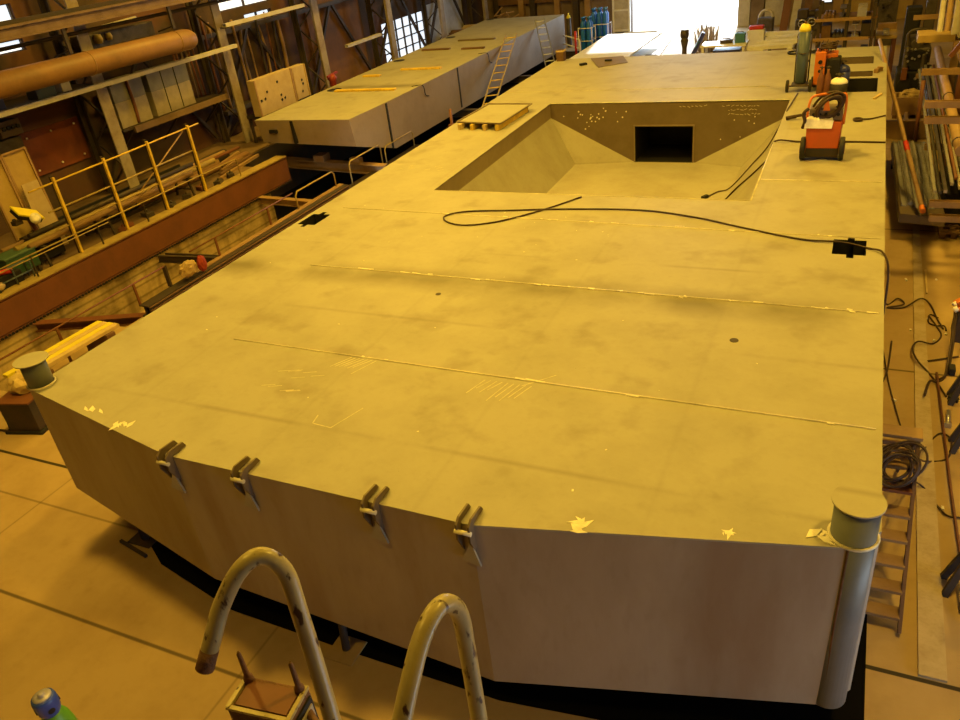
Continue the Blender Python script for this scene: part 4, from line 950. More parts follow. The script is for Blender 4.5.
# timber stacks on the platform far end
RS = random.Random(3)
for i in range(6):
    y = 38.6+i*.55+RS.uniform(-.1,.1); b = BM(); bx(b,-20.2,-18.9,y,y+.4,.8,1.15+.15*(i%3)); bx(b,-20.1,-19,y+.05,y+.35,1.15+.15*(i%3),1.25+.15*(i%3))
    one('timber_stack', b, RS.choice(['plywood','rustlight','oldwood']), 'block of stacked timber, %s in the row along the left wall beyond the pontoon' % 'first second third fourth fifth sixth'.split()[i], 'timber', (-19.5,y+.2,.8), 'timber blocks along the left wall', bevel=.01)
b = BM()
RS = random.Random(8)
for k in range(26):
    p = V((-18.6+RS.uniform(-.5,.5), 42.6+RS.uniform(-.7,.7), .83+(k%9)*.12)); a = RS.uniform(-.6,.6)
    bar(b,p,p+V((RS.uniform(.4,1.2),a,RS.uniform(-.2,.5))),.06,.06)
tag(obj('brushwood', b, 'rustlight', None, (-18.4,42.6,.8)),'tangled heap of brown wood offcuts behind the far end of the narrow pontoon','heap',None,'stuff')

# ============================================================ FAR END, BEYOND THE BARGE
OR = 'first second third fourth fifth sixth seventh eighth'.split()
for g_, (cx,cy,n,nr) in enumerate(((-12.85,40.6,2,2),(-12.45,41.6,3,2))):
    t = thing('cylinder_cage', ('smaller','larger')[g_]+' white tube cage holding blue gas cylinders', 'cage', (cx,cy,0), 'white cylinder cages')
    b = BM(); W = .3*n+.1; Dp = .62
    for x in (cx-W/2,cx+W/2):
        for y in (cy-Dp/2,cy+Dp/2): tube(b,[(x,y,.05),(x,y,1.25)],.025,8)
    for z in (.1,.6,1.2):
        tube(b,[(cx-W/2,cy-Dp/2,z),(cx+W/2,cy-Dp/2,z),(cx+W/2,cy+Dp/2,z),(cx-W/2,cy+Dp/2,z),(cx-W/2,cy-Dp/2,z)],.022,8)
    obj('frame', b, 'white', t)
    b = BM(); bx(b,cx-W/2,cx+W/2,cy-Dp/2,cy+Dp/2,0,.05); obj('base', b, 'pale', t)
    k = 0
    for i in range(n):
        for j in range(nr):
            x = cx-W/2+.2+.3*i; y = cy-.15+.3*j
            c = thing('blue_cylinder', 'tall blue gas cylinder, %s row, %s from left, in the %s white cage' % (('front','back')[j],OR[i],('smaller','larger')[g_]), 'gas cylinder', (x,y,.05), 'blue gas cylinders')
            h = 1.5 if g_ == 0 else 1.75
            b = BM(); lathe(b,(x,y,.05),[(.11,0),(.125,.02),(.125,h-.15),(.08,h-.05),(.04,h)],14); obj('body', b, 'bluegas', c)
            b = BM(); lathe(b,(x,y,.05+h),[(.06,0),(.06,.08),(.09,.10),(.09,.15),(.03,.16)],10); obj('valve_cap', b, 'teal' if k%3 else 'bluegas', c); k += 1
t = thing('pipe_barrier', 'white pipe barrier with a red post at the far end of the narrow pontoon', 'barrier', (-13.6,39.2,0))
b = BM()
for z in (.55,.95): tube(b,[(-14.6,40.9,z),(-12.6,38.6,z)],.035,8)
for p in ((-14.6,40.9),(-12.6,38.6)): tube(b,[(*p,0),(*p,.98)],.03,8)
obj('rails', b, 'white', t)
b = BM(); cyl(b,(-12.9,38.9,0),(-12.9,38.9,1.3),.06,10); obj('post', b, 'red', t)
t = thing('green_cylinder', 'dark slim gas cylinder with yellow shoulder beside the far end of the narrow pontoon', 'gas cylinder', (-14.4,42.4,0))
b = BM(); lathe(b,(-14.4,42.4,0),[(.12,0),(.13,.02),(.13,1.45)],14); obj('body', b, 'grime', t)
b = BM(); lathe(b,(-14.4,42.4,0),[(.13,1.45),(.09,1.56),(.04,1.6),(.04,1.7)],14); obj('shoulder', b, 'yelcap', t)
# pale sheets and sections in front of the door
for i, (x,y,w,l,z,a,lb) in enumerate(((-10.0,35.5,2.6,5.0,1.05,.1,'topmost wide white sheet on the stack before the bright doorway'),(-10.9,33.5,1.4,5.5,.8,.25,'middle white sheet sticking out left of the stack before the doorway'),(-9.6,36.5,3.0,4.4,.62,-.05,'lowest white sheet of the stack before the bright doorway'))):
    R = Matrix.Rotation(-a,3,'Z') @ Matrix.Rotation(.05,3,'X'); b = BM(); box(b,(x,y,z),(w,l,.06),R)
    one('white_sheet', b, 'white', lb, 'sheet', (x,y,z), 'white sheets before the doorway')
t = thing('low_trestle_table', 'low grey bench carrying the white sheets before the doorway', 'bench', (-10,35.5,0))
b = BM(); bx(b,-11.2,-8.9,33.5,37.8,.38,.5); obj('top', b, 'grime', t)
for x in (-11.0,-9.1):
    for y in (33.7,37.6): b = BM(); bx(b,x-.06,x+.06,y-.06,y+.06,0,.38); obj('leg', b, 'darkiron', t)
t = thing('sheet_a_frame', 'white leaning board with dark windows behind the sheet stack in the doorway', 'board', (-10.6,41.5,0))
b = BM(); solid(b,[(-11.9,41.0,0),(-9.9,41.0,0),(-9.6,42.0,.62),(-11.3,42.0,.62)],(0,-1,1.6),.05); obj('board', b, 'white', t)
b = BM(); solid(b,[(-11.3,41.3,.2),(-10.0,41.3,.2),(-9.8,41.8,.52),(-11.0,41.8,.52)],(0,-1,1.6),.07); obj('dark_panel', b, 'glassdark', t)
t = thing('tyre', 'dark tyre standing on edge at the right end of the white sheets', 'tyre', (-7.8,33.2,0))
b = BM(); lathe(b,(-8.15,33.2,.55),[(.3,0),(.5,.02),(.55,.1),(.55,.5),(.5,.58),(.3,.6)],26,V((1,0,0))); obj('tread', b, 'rubber', t)
b = BM(); cyl(b,(-8.1,33.2,.55),(-7.6,33.2,.55),.3,18); obj('rim', b, 'grime', t)
t = thing('bench_grinder', 'dark round-headed pedestal machine standing in the bright doorway', 'machine', (-7.05,36.0,0))
b = BM(); lathe(b,(-7.05,36.0,0),[(.32,0),(.32,.05),(.12,.1),(.1,.8),(.17,1.1),(.12,1.25)],16); obj('pedestal', b, 'grime', t)
b = BM(); cyl(b,(-7.2,36,1.38),(-6.9,36,1.38),.17,18); bx(b,-7.1,-7.0,35.92,36.08,1.1,1.3); obj('wheel_guard', b, 'grime', t)
t = thing('cylinder_cart', 'dark leaning cart with a pale blue patch in the bright doorway', 'cart', (-6.6,36.2,0))
b = BM(); bar(b,(-6.8,36.2,.35),(-6.3,36.3,1.35),.3,.16); obj('body', b, 'darkblue', t, bevel=.03)
b = BM(); bar(b,(-6.62,36.1,.8),(-6.45,36.13,1.05),.14,.04); obj('patch', b, 'teal', t)
for s in (-.15,.3): wheel('wheel', (-6.8+s,36.2,.18), .18, .07, t)
b = BM(); RS = random.Random(6)
for k in range(60):
    p = V((-6.75+RS.gauss(0,.22),39.5+RS.gauss(0,.25),RS.uniform(0,.1))); tube(b,[p,p+V((RS.gauss(0,.15),RS.gauss(0,.15),RS.uniform(.7,1.2)))],[.05,.015],5)
tag(obj('brushwood', b, 'scrap', None, (-6.75,39.5,0)),'grey leafless brush heap in the bright doorway behind the white work table','brush',None,'stuff')
t = thing('work_table', 'long white work table with white legs right of the doorway', 'table', (-5.3,36,0))
b = BM(); bx(b,-6.3,-4.45,35.5,36.6,.86,.93); obj('tabletop', b, 'white', t)
for x in (-6.2,-4.55):
    for y in (35.6,36.5): b = BM(); bx(b,x-.05,x+.05,y-.05,y+.05,0,.86); obj('leg', b, 'white', t)
b = BM(); bx(b,-5.8,-4.7,35.7,36.4,.25,.7); obj('drawer_unit', b, 'darkblue', t)
for (x,y,w,h,m,nm,lb) in ((-4.75,36.0,.4,.38,'teal','toolbox','teal toolbox on the right end of the white work table'),(-5.3,36.0,.5,.14,'grime','parts_tray','dirty grey parts tray on the white work table'),):
    if not m: continue
    t = thing(nm, lb, nm.replace('_',' '), (x,y,.93)); b = BM(); bx(b,x-w/2,x+w/2,y-.15,y+.15,.93,.93+h); obj('box_body', b, m, t, bevel=.02)
    b = BM(); tube(b,[(x-w*.3,y,.93+h),(x-w*.3,y,.97+h),(x+w*.3,y,.97+h),(x+w*.3,y,.93+h)],.015,6); obj('handle', b, 'darkiron', t)
t = thing('red_machine', 'small red-topped white machine right of the white work table', 'machine', (-4.3,38,0))
b = BM(); bx(b,-4.7,-4.0,37.8,38.3,0,1.1); obj('casing', b, 'white', t, bevel=.03)
b = BM(); bx(b,-4.65,-4.05,37.85,38.25,1.1,1.25); obj('top', b, 'red', t, bevel=.04)
t = thing('steel_cabinet', 'dark upright cabinet with rounded pale top against the far wall', 'cabinet', (-4.25,40.5,0))
b = BM(); bx(b,-4.6,-3.9,40.2,40.8,0,1.2); obj('body', b, 'grime', t, bevel=.05)
b = BM(); tube(b,[(-4.55,40.5,1.2),(-4.45,40.5,1.42),(-4.25,40.5,1.5),(-4.05,40.5,1.42),(-3.95,40.5,1.2)],.07,10,5); obj('round_top', b, 'pale', t)
for i, x in enumerate((-3.75,-3.3,-2.8)):
    b = BM(); bar(b,(x,43.6,0),(x+.1,44.6,1.9-.3*i),.36,.06); one('leaning_board', b, ('rust','pale','oldwood')[i], ('reddish','pale','dark')[i]+' board leaning between the cabinet and the steel rack at the far wall', 'board', (x,43.5,0), 'boards leaning at the far wall')
# white metal lying on the bright floor right of the table
for i, (x,y,l,a) in enumerate(((-3.5,35.2,1.7,.2),(-3.2,36.2,1.8,.1),(-3.0,37.2,1.7,.3),(-3.3,38.2,1.8,-.1))):
    b = BM(); R = Matrix.Rotation(a,3,'Z'); d = R@V((1,0,0)); channel(b,V((x,y,.78))-d*l/2,V((x,y,.78))+d*l/2,.35,.14,.03)
    one('white_section', b, 'white', ('nearest','second','third','farthest')[i]+' of the white steel sections lying behind the barge end', 'steel section', (x,y,.78), 'white sections behind the barge')
t = thing('low_trestle_table', 'low stand under the white steel sections behind the barge end', 'stand', (-3.2,36.8,0))
b = BM(); bx(b,-3.9,-3.7,34.9,38.6,.65,.78); bx(b,-2.8,-2.6,34.9,38.6,.65,.78); obj('top', b, 'white', t)
for x in (-3.8,-2.7):
    for y in (35.0,38.5): b = BM(); bx(b,x-.06,x+.06,y-.06,y+.06,0,.65); obj('leg', b, 'grime', t)
# dark lathe-like machine
t = thing('lathe_machine', 'dark grimy machine with handwheels left of the far steel rack', 'machine', (-2.5,41.2,0))
b = BM(); bx(b,-3.0,-1.95,40.9,41.6,.45,.95); bx(b,-2.95,-2.7,40.95,41.5,0,.45); bx(b,-2.25,-2.0,40.95,41.5,0,.45); obj('bed', b, 'grime', t, bevel=.04)
b = BM(); bx(b,-2.95,-2.5,41,41.5,.95,1.35); cyl(b,(-2.5,41.2,1.15),(-2.2,41.2,1.15),.14,16); bx(b,-2.2,-2.0,41.0,41.4,.95,1.3); obj('headstock', b, 'darkiron', t, bevel=.03)
for (x,z) in ((-2.7,.8),(-2.3,.85)): b = BM(); torus(b,(x,40.8,z),.16,.022,(0,1,0),20,6); cyl(b,(x,40.8,z),(x,40.9,z),.03,8); bar(b,(x-.16,40.8,z),(x+.16,40.8,z),.02,.02); obj('handwheel', b, 'alu', t)
# steel stock rack
t = thing('stock_rack', 'dark open rack loaded with steel stock behind the right end of the barge', 'rack', (-.7,33,0))
RX0, RX1, RY0, RY1 = -1.55, .2, 32.0, 33.2
for x in (RX0,-.65,RX1):
    for y in (RY0,RY1): b = BM(); bx(b,x-.05,x+.05,y-.05,y+.05,0,2.7); obj('upright', b, 'darkiron', t)
for i, z in enumerate((.6,1.55,2.2)):
    b = BM(); bx(b,RX0-.1,RX1+.1,RY0-.05,RY1+.05,z,z+.06); obj('shelf', b, 'oldwood', t)
b = BM()
for z in (1.55,2.2): bx(b,RX0-.15,RX1-.1,RY0-.12,RY0-.05,z-.02,z+.08)
obj('edge_board', b, 'rustlight', t)
k = 0
for z, xs_ in ((.66,(-1.3,-.9,-.35,.0)),(1.61,(-1.3,-.9,-.35,-.02)),(2.26,(-1.25,-.8,-.2))):
    for x in xs_:
        b = BM(); h = (.5,.42,.3)[0 if z<1 else 1 if z<2 else 2]
        if k%3 == 0: ibeam(b,(x,RY0+.1,z+h/2),(x,RY1-.1,z+h/2),h,.24,.03)
        elif k%3 == 1: bx(b,x-.15,x+.15,RY0+.05,RY1-.1,z,z+h)
        else:
            for q in range(3): cyl(b,(x-.12+.12*q,RY0,z+.06),(x-.12+.12*q,RY1,z+.06),.058,12)
        one('steel_stock', b, ('oldwood','grime','galv','darkiron')[k%4], 'piece of steel stock, %s from left on the %s shelf of the far rack' % (OR[xs_.index(x)],('lowest','middle','top')[0 if z<1 else 1 if z<2 else 2]), 'steel stock', (x,32.6,z), 'steel stock in the far rack'); k += 1
t = thing('workbench', 'ochre workbench with vice right of the steel stock rack', 'workbench', (.7,33.5,0))
b = BM(); bx(b,.35,1.02,32.6,34.2,1.4,1.5); obj('benchtop', b, 'ochre', t)
for x in (.42,.95):
    for y in (32.7,34.1): b = BM(); bx(b,x-.06,x+.06,y-.06,y+.06,0,1.4); obj('leg', b, 'rust', t)
b = BM(); bx(b,.55,.75,32.7,32.95,1.5,1.7); bx(b,.58,.72,32.45,32.7,1.55,1.72); cyl(b,(.65,32.3,1.62),(.65,32.5,1.62),.03,8); obj('vice', b, 'alu', t)
b = BM(); bx(b,.38,1.0,33.9,34.2,1.5,1.7); obj('back_board', b, 'rustlight', t)
b = BM()
RS = random.Random(12)
for k in range(22): x = .4+RS.random()*.55; z = .9+RS.random()*1.6; bx(b,x,x+.09,38.95,39.1,z,z+.09)
bx(b,.36,1.1,39.1,39.2,0,2.7)
one('tool_board', b, 'grime', 'dark tool board crowded with small tools behind the ochre workbench', 'tool board', (.7,39.1,0))

# ============================================================ RIGHT-HAND AISLE
t = thing('step_ladder', 'brown wooden stepladder standing against the right side of the barge', 'stepladder', (.85,7.4,0))
def lr(x, k): # point on the front frame
    return V((x, 6.55+1.5*k, 1.5*k))
for x in (.66,1.05):
    b = BM(); bar(b, lr(x,0)+V((0,0,.03)), lr(x,1), .035, .08, (0,-1,1)); obj('side_rail', b, 'oldwood', t)
    b = BM(); bar(b, (x,9.35,.03), (x,8.05,1.46), .03, .06, (0,1,1)); obj('rear_leg', b, 'oldwood', t)
for k in range(7):
    p = lr(.855,.10+.125*k); b = BM(); box(b, p, (.37,.17,.035)); obj('tread', b, 'rustlight' if k != 5 else 'rust', t)
b = BM(); box(b, lr(.855,1)+V((0,.02,.02)), (.46,.2,.04)); obj('top_cap', b, 'rustlight', t)
b = BM()
for q in (.12,.3,.48,.66,.84): p_ = V((.855,9.35,.03)).lerp(V((.855,8.05,1.46)),q); bar(b,p_-V((.19,0,0)),p_+V((.19,0,0)),.03,.06)
objs('rear_stay', b, 'oldwood', t)
b = BM(); RS = random.Random(21)
for k in range(9):
    torus(b,(.87+RS.uniform(-.06,.06),7.68+RS.uniform(-.12,.12),1.33+RS.uniform(-.07,.05)),.23+RS.uniform(-.06,.05),.0125,(RS.uniform(-.35,.35),-.75+RS.uniform(-.2,.2),.75),26,6,.75)
tube(b,[(1.05,7.8,1.35),(1.25,9.2,.5),(1.4,9.95,.03),(1.58,10.35,.02),(1.72,10.25,.02),(1.66,9.8,.02),(1.4,9.55,.1),(1.1,8.2,1.1)],.012,7,6)
one('cable_coil', b, 'cable', 'black cable coil slung over the top steps of the wooden stepladder', 'cable', (.9,7.6,1.2))
cab('floor_cable', [(1.05,7.9,1.0),(1.2,8.9,.25),(1.37,9.06,.02),(1.5,8.75,.02),(1.62,8.6,.02),(1.85,8.65,.02)], .012, 'cable running from the stepladder across the pale kerb')
cab('floor_cable', [(.62,14.9,1.4),(.72,14.8,.4),(.9,14.28,.03),(1.1,14.55,.02),(1.2,14.33,.02),(.93,14.14,.02),(1.2,14.2,.02),(1.46,14.47,.09),(1.62,14.4,.02),(1.70,13.9,.02),(1.78,13.5,.02)], .014, 'upper dark cable crossing the right aisle near the barge edge')
cab('floor_cable', [(1.58,13.95,.02),(1.68,13.6,.02),(1.74,13.25,.02),(1.6,12.95,.02),(1.38,12.85,.09),(1.29,12.6,.08),(1.36,12.2,.09),(1.53,11.95,.02),(1.65,11.6,.02),(1.72,11.35,.02)], .014, 'dark cable snaking in an S over the pale kerb')
cab('floor_cable', [(1.86,13.4,.62),(1.84,12.9,.3),(1.74,12.0,.02),(1.62,11.75,.02),(1.5,11.6,.1),(1.42,11.2,.09)], .018, 'thick dark hose hanging from the orange clamp at the right frame edge', 'hose')
cab('floor_cable', [(1.88,13.35,.62),(1.86,12.8,.25),(1.80,12.2,.02),(1.70,11.9,.02),(1.56,11.75,.02)], .016, 'second dark hose beside the one hanging at the right frame edge', 'hose')
cab('floor_cable', [(.72,13.6,.02),(.85,12.8,.02),(.95,11.6,.02),(1.08,10.6,.02),(1.12,10.3,.02),(1.0,9.6,.5),(.9,8.3,1.4)], .012, 'thin dark cable running along the barge foot to the stepladder')
b = BM(); tube(b,[(1.72,13.9,.02),(1.6,14.0,.02),(1.57,13.7,.02),(1.68,13.6,.02),(1.8,13.62,.02),(1.82,13.45,.02)],.012,7,5); one('floor_cable', b, 'cable', 'short loop of dark cable on the floor by the orange clamp', 'cable', (1.68,13.7,.02))
b = BM(); tube(b,[(1.50,12.35,.02),(1.95,12.6,.02)],.014,7); one('thin_rod', b, 'cable', 'thin dark rod on the aisle floor pointing at the right frame edge', 'rod', (1.7,12.5,.02))
b = BM(); bar(b,(1.59,15.9,.02),(1.58,14.85,.02),.03,.03); one('lath', b, 'timber', 'thin pale lath lying beside the pale kerb', 'lath', (1.58,15.3,.02))
b = BM(); cyl(b,(1.70,10.6,.03),(1.73,10.95,.03),.03,10); cyl(b,(1.695,10.55,.03),(1.70,10.6,.03),.05,10); one('bolt', b, 'alu', 'bright bolt lying on the floor right of the pale kerb', 'bolt', (1.7,10.7,0))
t = thing('welding_clamp', 'orange welding clamp at the right frame edge holding dark hoses', 'clamp', (1.9,13.4,0))
b = BM(); bar(b,(1.84,13.25,.62),(2.15,13.5,.72),.10,.10); bar(b,(1.84,13.1,.60),(2.1,13.2,.6),.06,.06); obj('jaw', b, 'orangeb', t, bevel=.015)
b = BM(); cyl(b,(1.82,13.24,.60),(1.86,13.27,.64),.045,10); cyl(b,(1.82,13.1,.58),(1.87,13.12,.62),.045,10); objs('clamp_point', b, 'cream', t)
b = BM(); bx(b,1.9,2.2,13.1,13.6,0,.56); obj('stand', b, 'darkiron', t)
b = BM(); bx(b,1.78,1.87,12.0,12.18,0,.12); one('black_block', b, 'black', 'small black block on the floor near the right frame edge', 'block', (1.82,12.1,0), bevel=.015)
t = thing('tool', 'small black clamp tool on the floor by the right frame edge', 'tool', (1.82,11.4,0))
b = BM(); bar(b,(1.76,11.2,.03),(1.88,11.65,.06),.07,.05); obj('body', b, 'black', t); b = BM(); bar(b,(1.74,11.3,.05),(1.86,11.22,.05),.05,.06); obj('jaw', b, 'black', t)
# dark trestle legs cut by the frame edge
def strestle(y, label, x=1.5):
    t = thing('iron_trestle', label, 'trestle', (x+.4,y,0), 'iron trestles at the right edge')
    for q, (xa_, ya) in enumerate(((x,y-.14),(x,y+.14),(x+.9,y-.14),(x+.9,y+.14))):
        b = BM(); bar(b,(xa_,ya,0),(x+.2 if q<2 else x+.7,y+(-.03 if q%2==0 else .03),.75),.07,.05,(0,1,0)); obj('leg', b, 'darkiron', t)
    b = BM(); bx(b,x+.05,x+.85,y-.06,y+.06,.75,.82); obj('top_bar', b, 'darkiron', t)
strestle(7.4,'dark iron trestle beside the lower end of the pale kerb'); strestle(10.1,'dark iron trestle at the right frame edge near the bright bolt', 1.72)
strestle(11.3,'dark iron trestle at the right frame edge beside the black clamp tool',1.76)
b = BM(); tube(b,[(1.66,7.5,.1),(1.66,7.5,.4)],.012,6); tube(b,[(1.62,7.05,.02),(1.9,7.05,.02)],.012,6); tube(b,[(1.66,7.9,.35),(1.64,7.05,.02)],.012,6); one('thin_rod', b, 'rustlight', 'thin bent rod leaning on the near iron trestle', 'rod', (1.66,7.3,.02))
# glossy steel sections on a low stack
SD = V((-.145,5.2,0)).normalized()
t = thing('sheet_stack', 'low stack of grey steel sheets carrying glossy sections beside the barge', 'sheet stack', (1.4,20,0))
b = BM(); prism(b,[(1.09,17.5),(1.92,17.35),(1.72,22.8),(.95,22.8)],.36,.55); obj('sheets', b, 'coaming', t)
b = BM(); prism(b,[(1.2,18.6),(1.8,18.6),(1.8,18.9),(1.2,18.9)],0,.36); prism(b,[(1.0,22.2),(1.7,22.2),(1.7,22.5),(1.0,22.5)],0,.36); objs('bearer', b, 'black', t)
for i in range(6):
    o = V((1.17+.128*i, 17.95+.1*(i%2)-.03*i, .55)); b = BM()
    if i%2: extr(b,o,o+SD*4.6,[(-.055,0),(.055,0),(.05,.05),(.02,.085),(-.02,.085),(-.05,.05)])
    else: channel(b,o,o+SD*4.7,.115,.075,.012)
    one('steel_section', b, 'galv', ('first','second','third','fourth','fifth','sixth')[i]+' glossy steel section from the barge on the low sheet stack', 'steel section', o, 'glossy sections on the low stack')
b = BM(); tube(b,[(1.47,17.4,.72),(.50,23.6,2.52),(.36,24.5,2.78)],.05,10); o = one('leaning_pole', b, 'rustlight', 'long tan pole leaning from the glossy sections up over the deck edge', 'pole', (1,21,.7))
b = BM(); cyl(b,(1.487,17.3,.69),(1.462,17.45,.735),.056,12); obj('end_cap', b, 'orangeb', o); 
b = BM(); cyl(b,(1.157,19.4,1.30),(1.102,19.75,1.402),.056,12); obj('collar', b, 'red', o)
b = BM(); bar(b,(1.15,23.9,.03),(1.8,24.0,.03),.1,.05); one('timber_offcut', b, 'timber', 'pale batten on the floor at the far end of the sheet stack', 'offcut', (1.5,23.9,0))
b = BM(); bx(b,.75,1.95,25.0,25.15,.0,.5); bx(b,.75,.83,25.15,26.0,.0,.5); bx(b,1.3,1.38,25.15,26.0,0,.5); one('floor_trestle', b, 'rustlight', 'low tan steel frame on the floor beyond the sheet stack', 'frame', (1.3,25.4,0))
t = thing('timber_crate', 'open tan timber crate in front of the dark machine at the right', 'crate', (1.45,27.6,0))
b = BM(); bx(b,1.0,1.95,27.2,27.28,.1,.62); bx(b,1.0,1.95,27.9,27.98,.1,.62); bx(b,1.0,1.08,27.28,27.9,.1,.62); bx(b,1.87,1.95,27.28,27.9,.1,.62); bx(b,1.08,1.87,27.28,27.9,.1,.15); obj('crate_body', b, 'rustlight', t)
b = BM()
for x in (1.1,1.45,1.85): bx(b,x-.06,x+.06,27.2,27.98,0,.1)
objs('skid', b, 'oldwood', t)
b = BM(); bmesh.ops.create_icosphere(b, subdivisions=3, radius=1); RS = random.Random(31)
for v in b.verts:
    k = 1+RS.uniform(-.16,.16); v.co = V((v.co.x*.34*k+1.5, v.co.y*.28*k+27.6, v.co.z*.16*k+.62))
one('sacking', b, 'cloth', 'heap of tan sacking in the timber crate before the dark machine', 'sacking', (1.5,27.6,.55))
# big dark machine
t = thing('drilling_machine', 'big dark grimy machine standing beyond the tan crate at the right', 'machine', (1.6,29.6,0))
b = BM(); bx(b,1.05,2.1,29.2,30.3,0,.95); obj('base', b, 'black', t, bevel=.05)
b = BM(); bx(b,1.2,1.95,29.4,30.2,.9,1.65); bx(b,1.2,1.35,29.25,29.45,1.0,1.7); bx(b,1.7,1.85,29.2,29.4,.8,1.5); obj('body', b, 'grime', t, bevel=.06)
b = BM(); cyl(b,(1.6,29.25,1.3),(1.6,29.45,1.3),.3,20); cyl(b,(1.3,29.1,.6),(1.3,29.25,.6),.18,16); cyl(b,(1.85,29.1,.55),(1.85,29.25,.55),.16,16); objs('flywheel', b, 'black', t)
b = BM(); tube(b,[(1.3,29.5,1.65),(1.25,29.4,2.1),(1.6,29.4,2.2),(1.9,29.5,2.0)],.05,8,4); bx(b,1.2,1.7,29.5,30.1,1.65,1.95); cyl(b,(1.5,29.4,1.75),(1.5,29.9,1.75),.14,14); obj('head', b, 'grime', t)
b = BM(); RS = random.Random(17)
for k in range(16): x=1.2+RS.random()*.8; zz=.3+RS.random()*1.4; cyl(b,(x,29.16,zz),(x,29.2,zz),.025+.02*RS.random(),8)
obj('fittings', b, 'alu', t)
b = BM(); bx(b,1.18,1.34,29.0,29.16,.75,1.1); obj('orange_guard', b, 'rust', t)
b = BM(); tube(b,[(1.55,23.6,.0),(1.52,23.6,.9),(1.50,23.6,1.9)],.05,8); tube(b,[(1.55,23.6,.06),(1.7,23.6,.06)],.04,8); one('standing_pipe', b, 'rust', 'rusty upright pipe beyond the glossy steel sections', 'pipe', (1.55,23.6,0))
# cantilever stock rack
t = thing('cantilever_rack', 'tan cantilever stock rack along the right side with arms reaching to the aisle', 'rack', (2.4,21,0))
for y in (16.5,20.5,24.5,28.0):
    b = BM(); ibeam(b,(2.5,y,0),(2.5,y,5.2),.24,.2,.025,(0,1,0)); obj('upright', b, 'rustlight', t)
    for z, xe in ((3.05,1.13),(1.17,1.5)) if y < 17 else ((1.1,1.55),(2.78,1.24)):
        b = BM(); channel(b,(xe,y,z-.08),(2.45,y,z-.08),.14,.12,.02); obj('arm', b, 'rustlight', t)
        if y < 17:
            b = BM(); channel(b,(xe+.04,y-.02,z-.36),(2.45,y-.02,z-.36),.14,.12,.02); obj('arm', b, 'rustlight', t)
b = BM(); bar(b,(2.5,16.5,1.9),(2.5,28.0,1.9),.1,.1); bar(b,(2.5,16.5,4.2),(2.5,28.0,4.2),.1,.1); obj('tie_bar', b, 'rustlight', t)
RS = random.Random(41)
for i in range(9):
    x = 1.60+.075*i; z = 1.22+.06*(i%3); m = ('galv','grime','alu','darkiron','galv','rust','pale','grime','darkblue')[i]
    b = BM()
    if i%2: tube(b,[(x,17.0+RS.uniform(-.6,.9),z),(x+.02,28.2,z)],.034,8)
    else: bar(b,(x,17.0+RS.uniform(-.6,.9),z),(x+.02,28.2,z),.06,.06)
    one('stock_bar', b, m, '%s long bar from the aisle on the lower arms of the cantilever rack' % 'first second third fourth fifth sixth seventh eighth ninth'.split()[i], 'bar', (x,22,z-.03), 'bars on the lower rack arms')
b = BM(); tube(b,[(1.84,16.4,2.2),(1.98,27.6,1.92)],.10,14); o = one('timber_pole', b, 'rustlight', 'thick tan round pole sloping along the cantilever rack', 'pole', (1.9,22,2))
b = BM()
for y in (17.0,18.5,21): p = V((1.84,16.4,2.2)).lerp(V((1.98,27.6,1.92)),(y-16.4)/11.2); torus(b,p,.105,.014,(.01,1,0),20,6)
objs('binding', b, 'darkiron', o)
for i in range(4):
    b = BM(); tube(b,[(1.7+.16*i,24.2,2.80),(1.72+.16*i,24.3,3.1),(1.74+.17*i,25.4,4.4),(1.7+.2*i,25.6,5.0)],.07,10,3)
    one('bent_pipe', b, ('pale','rustlight','plywood','pale')[i], ('first','second','third','fourth')[i]+' pale bent pipe standing on the upper rack arm from the aisle', 'pipe', (1.8+.16*i,24.3,2.8), 'bent pipes on the upper rack arm')
b = BM(); bx(b,1.22,2.05,23.7,24.5,2.80,2.98); t = one('timber_block', b, 'ochre', 'broad ochre timber block on the upper rack arm', 'timber', (1.6,24,2.8), bevel=.01)
b = BM(); bar(b,(1.98,23.0,3.1),(1.96,23.0,4.6),.2,.1,(0,1,0)); one('hanging_board', b, 'pale', 'pale upright board at the top right beside the cantilever rack', 'board', (1.97,23,3.1), bevel=.008)
b = BM(); ibeam(b,(2.28,22.5,.0),(2.28,22.5,5.5),.2,.25,.03,(0,1,0)); bar(b,(2.28,22.4,3.3),(1.9,22.4,2.7),.1,.1,(0,1,0)); one('rack_post', b, 'rust', 'rust-brown post with a brace behind the pale upright board', 'post', (2.28,22.5,0))
b = BM(); bx(b,1.15,1.6,31.0,31.6,0,2.6); bx(b,1.2,1.55,30.95,31.0,.2,2.5); one('locker', b, 'black', 'dark grimy locker behind the big dark machine', 'locker', (1.4,31.3,0), bevel=.02)
b = BM(); bx(b,1.7,2.0,31.0,31.4,0,3.3); bx(b,1.66,2.04,30.96,31.44,3.3,3.38); one('cupboard', b, 'grime', 'tall narrow dark cupboard right of the grimy locker', 'cupboard', (1.85,31.2,0), bevel=.02)
for i, y in enumerate((15.0,18.2,21.4,24.6,27.8)):
    t = thing('store_cupboard', ('nearest','second','third','fourth','farthest')[i]+' dark store cupboard in the row behind the cantilever rack', 'cupboard', (3.1,y,0), 'dark cupboards behind the rack')
    b = BM(); bx(b,2.75,3.6,y,y+3.0,0,4.6); obj('body', b, ('grime','darkiron')[i%2], t, bevel=.02)
    for k in range(2): b = BM(); bx(b,2.72,2.75,y+.05+1.5*k,y+1.45+1.5*k,.1,4.5); obj('door', b, ('darkiron','grime')[i%2], t)
RS = random.Random(61)
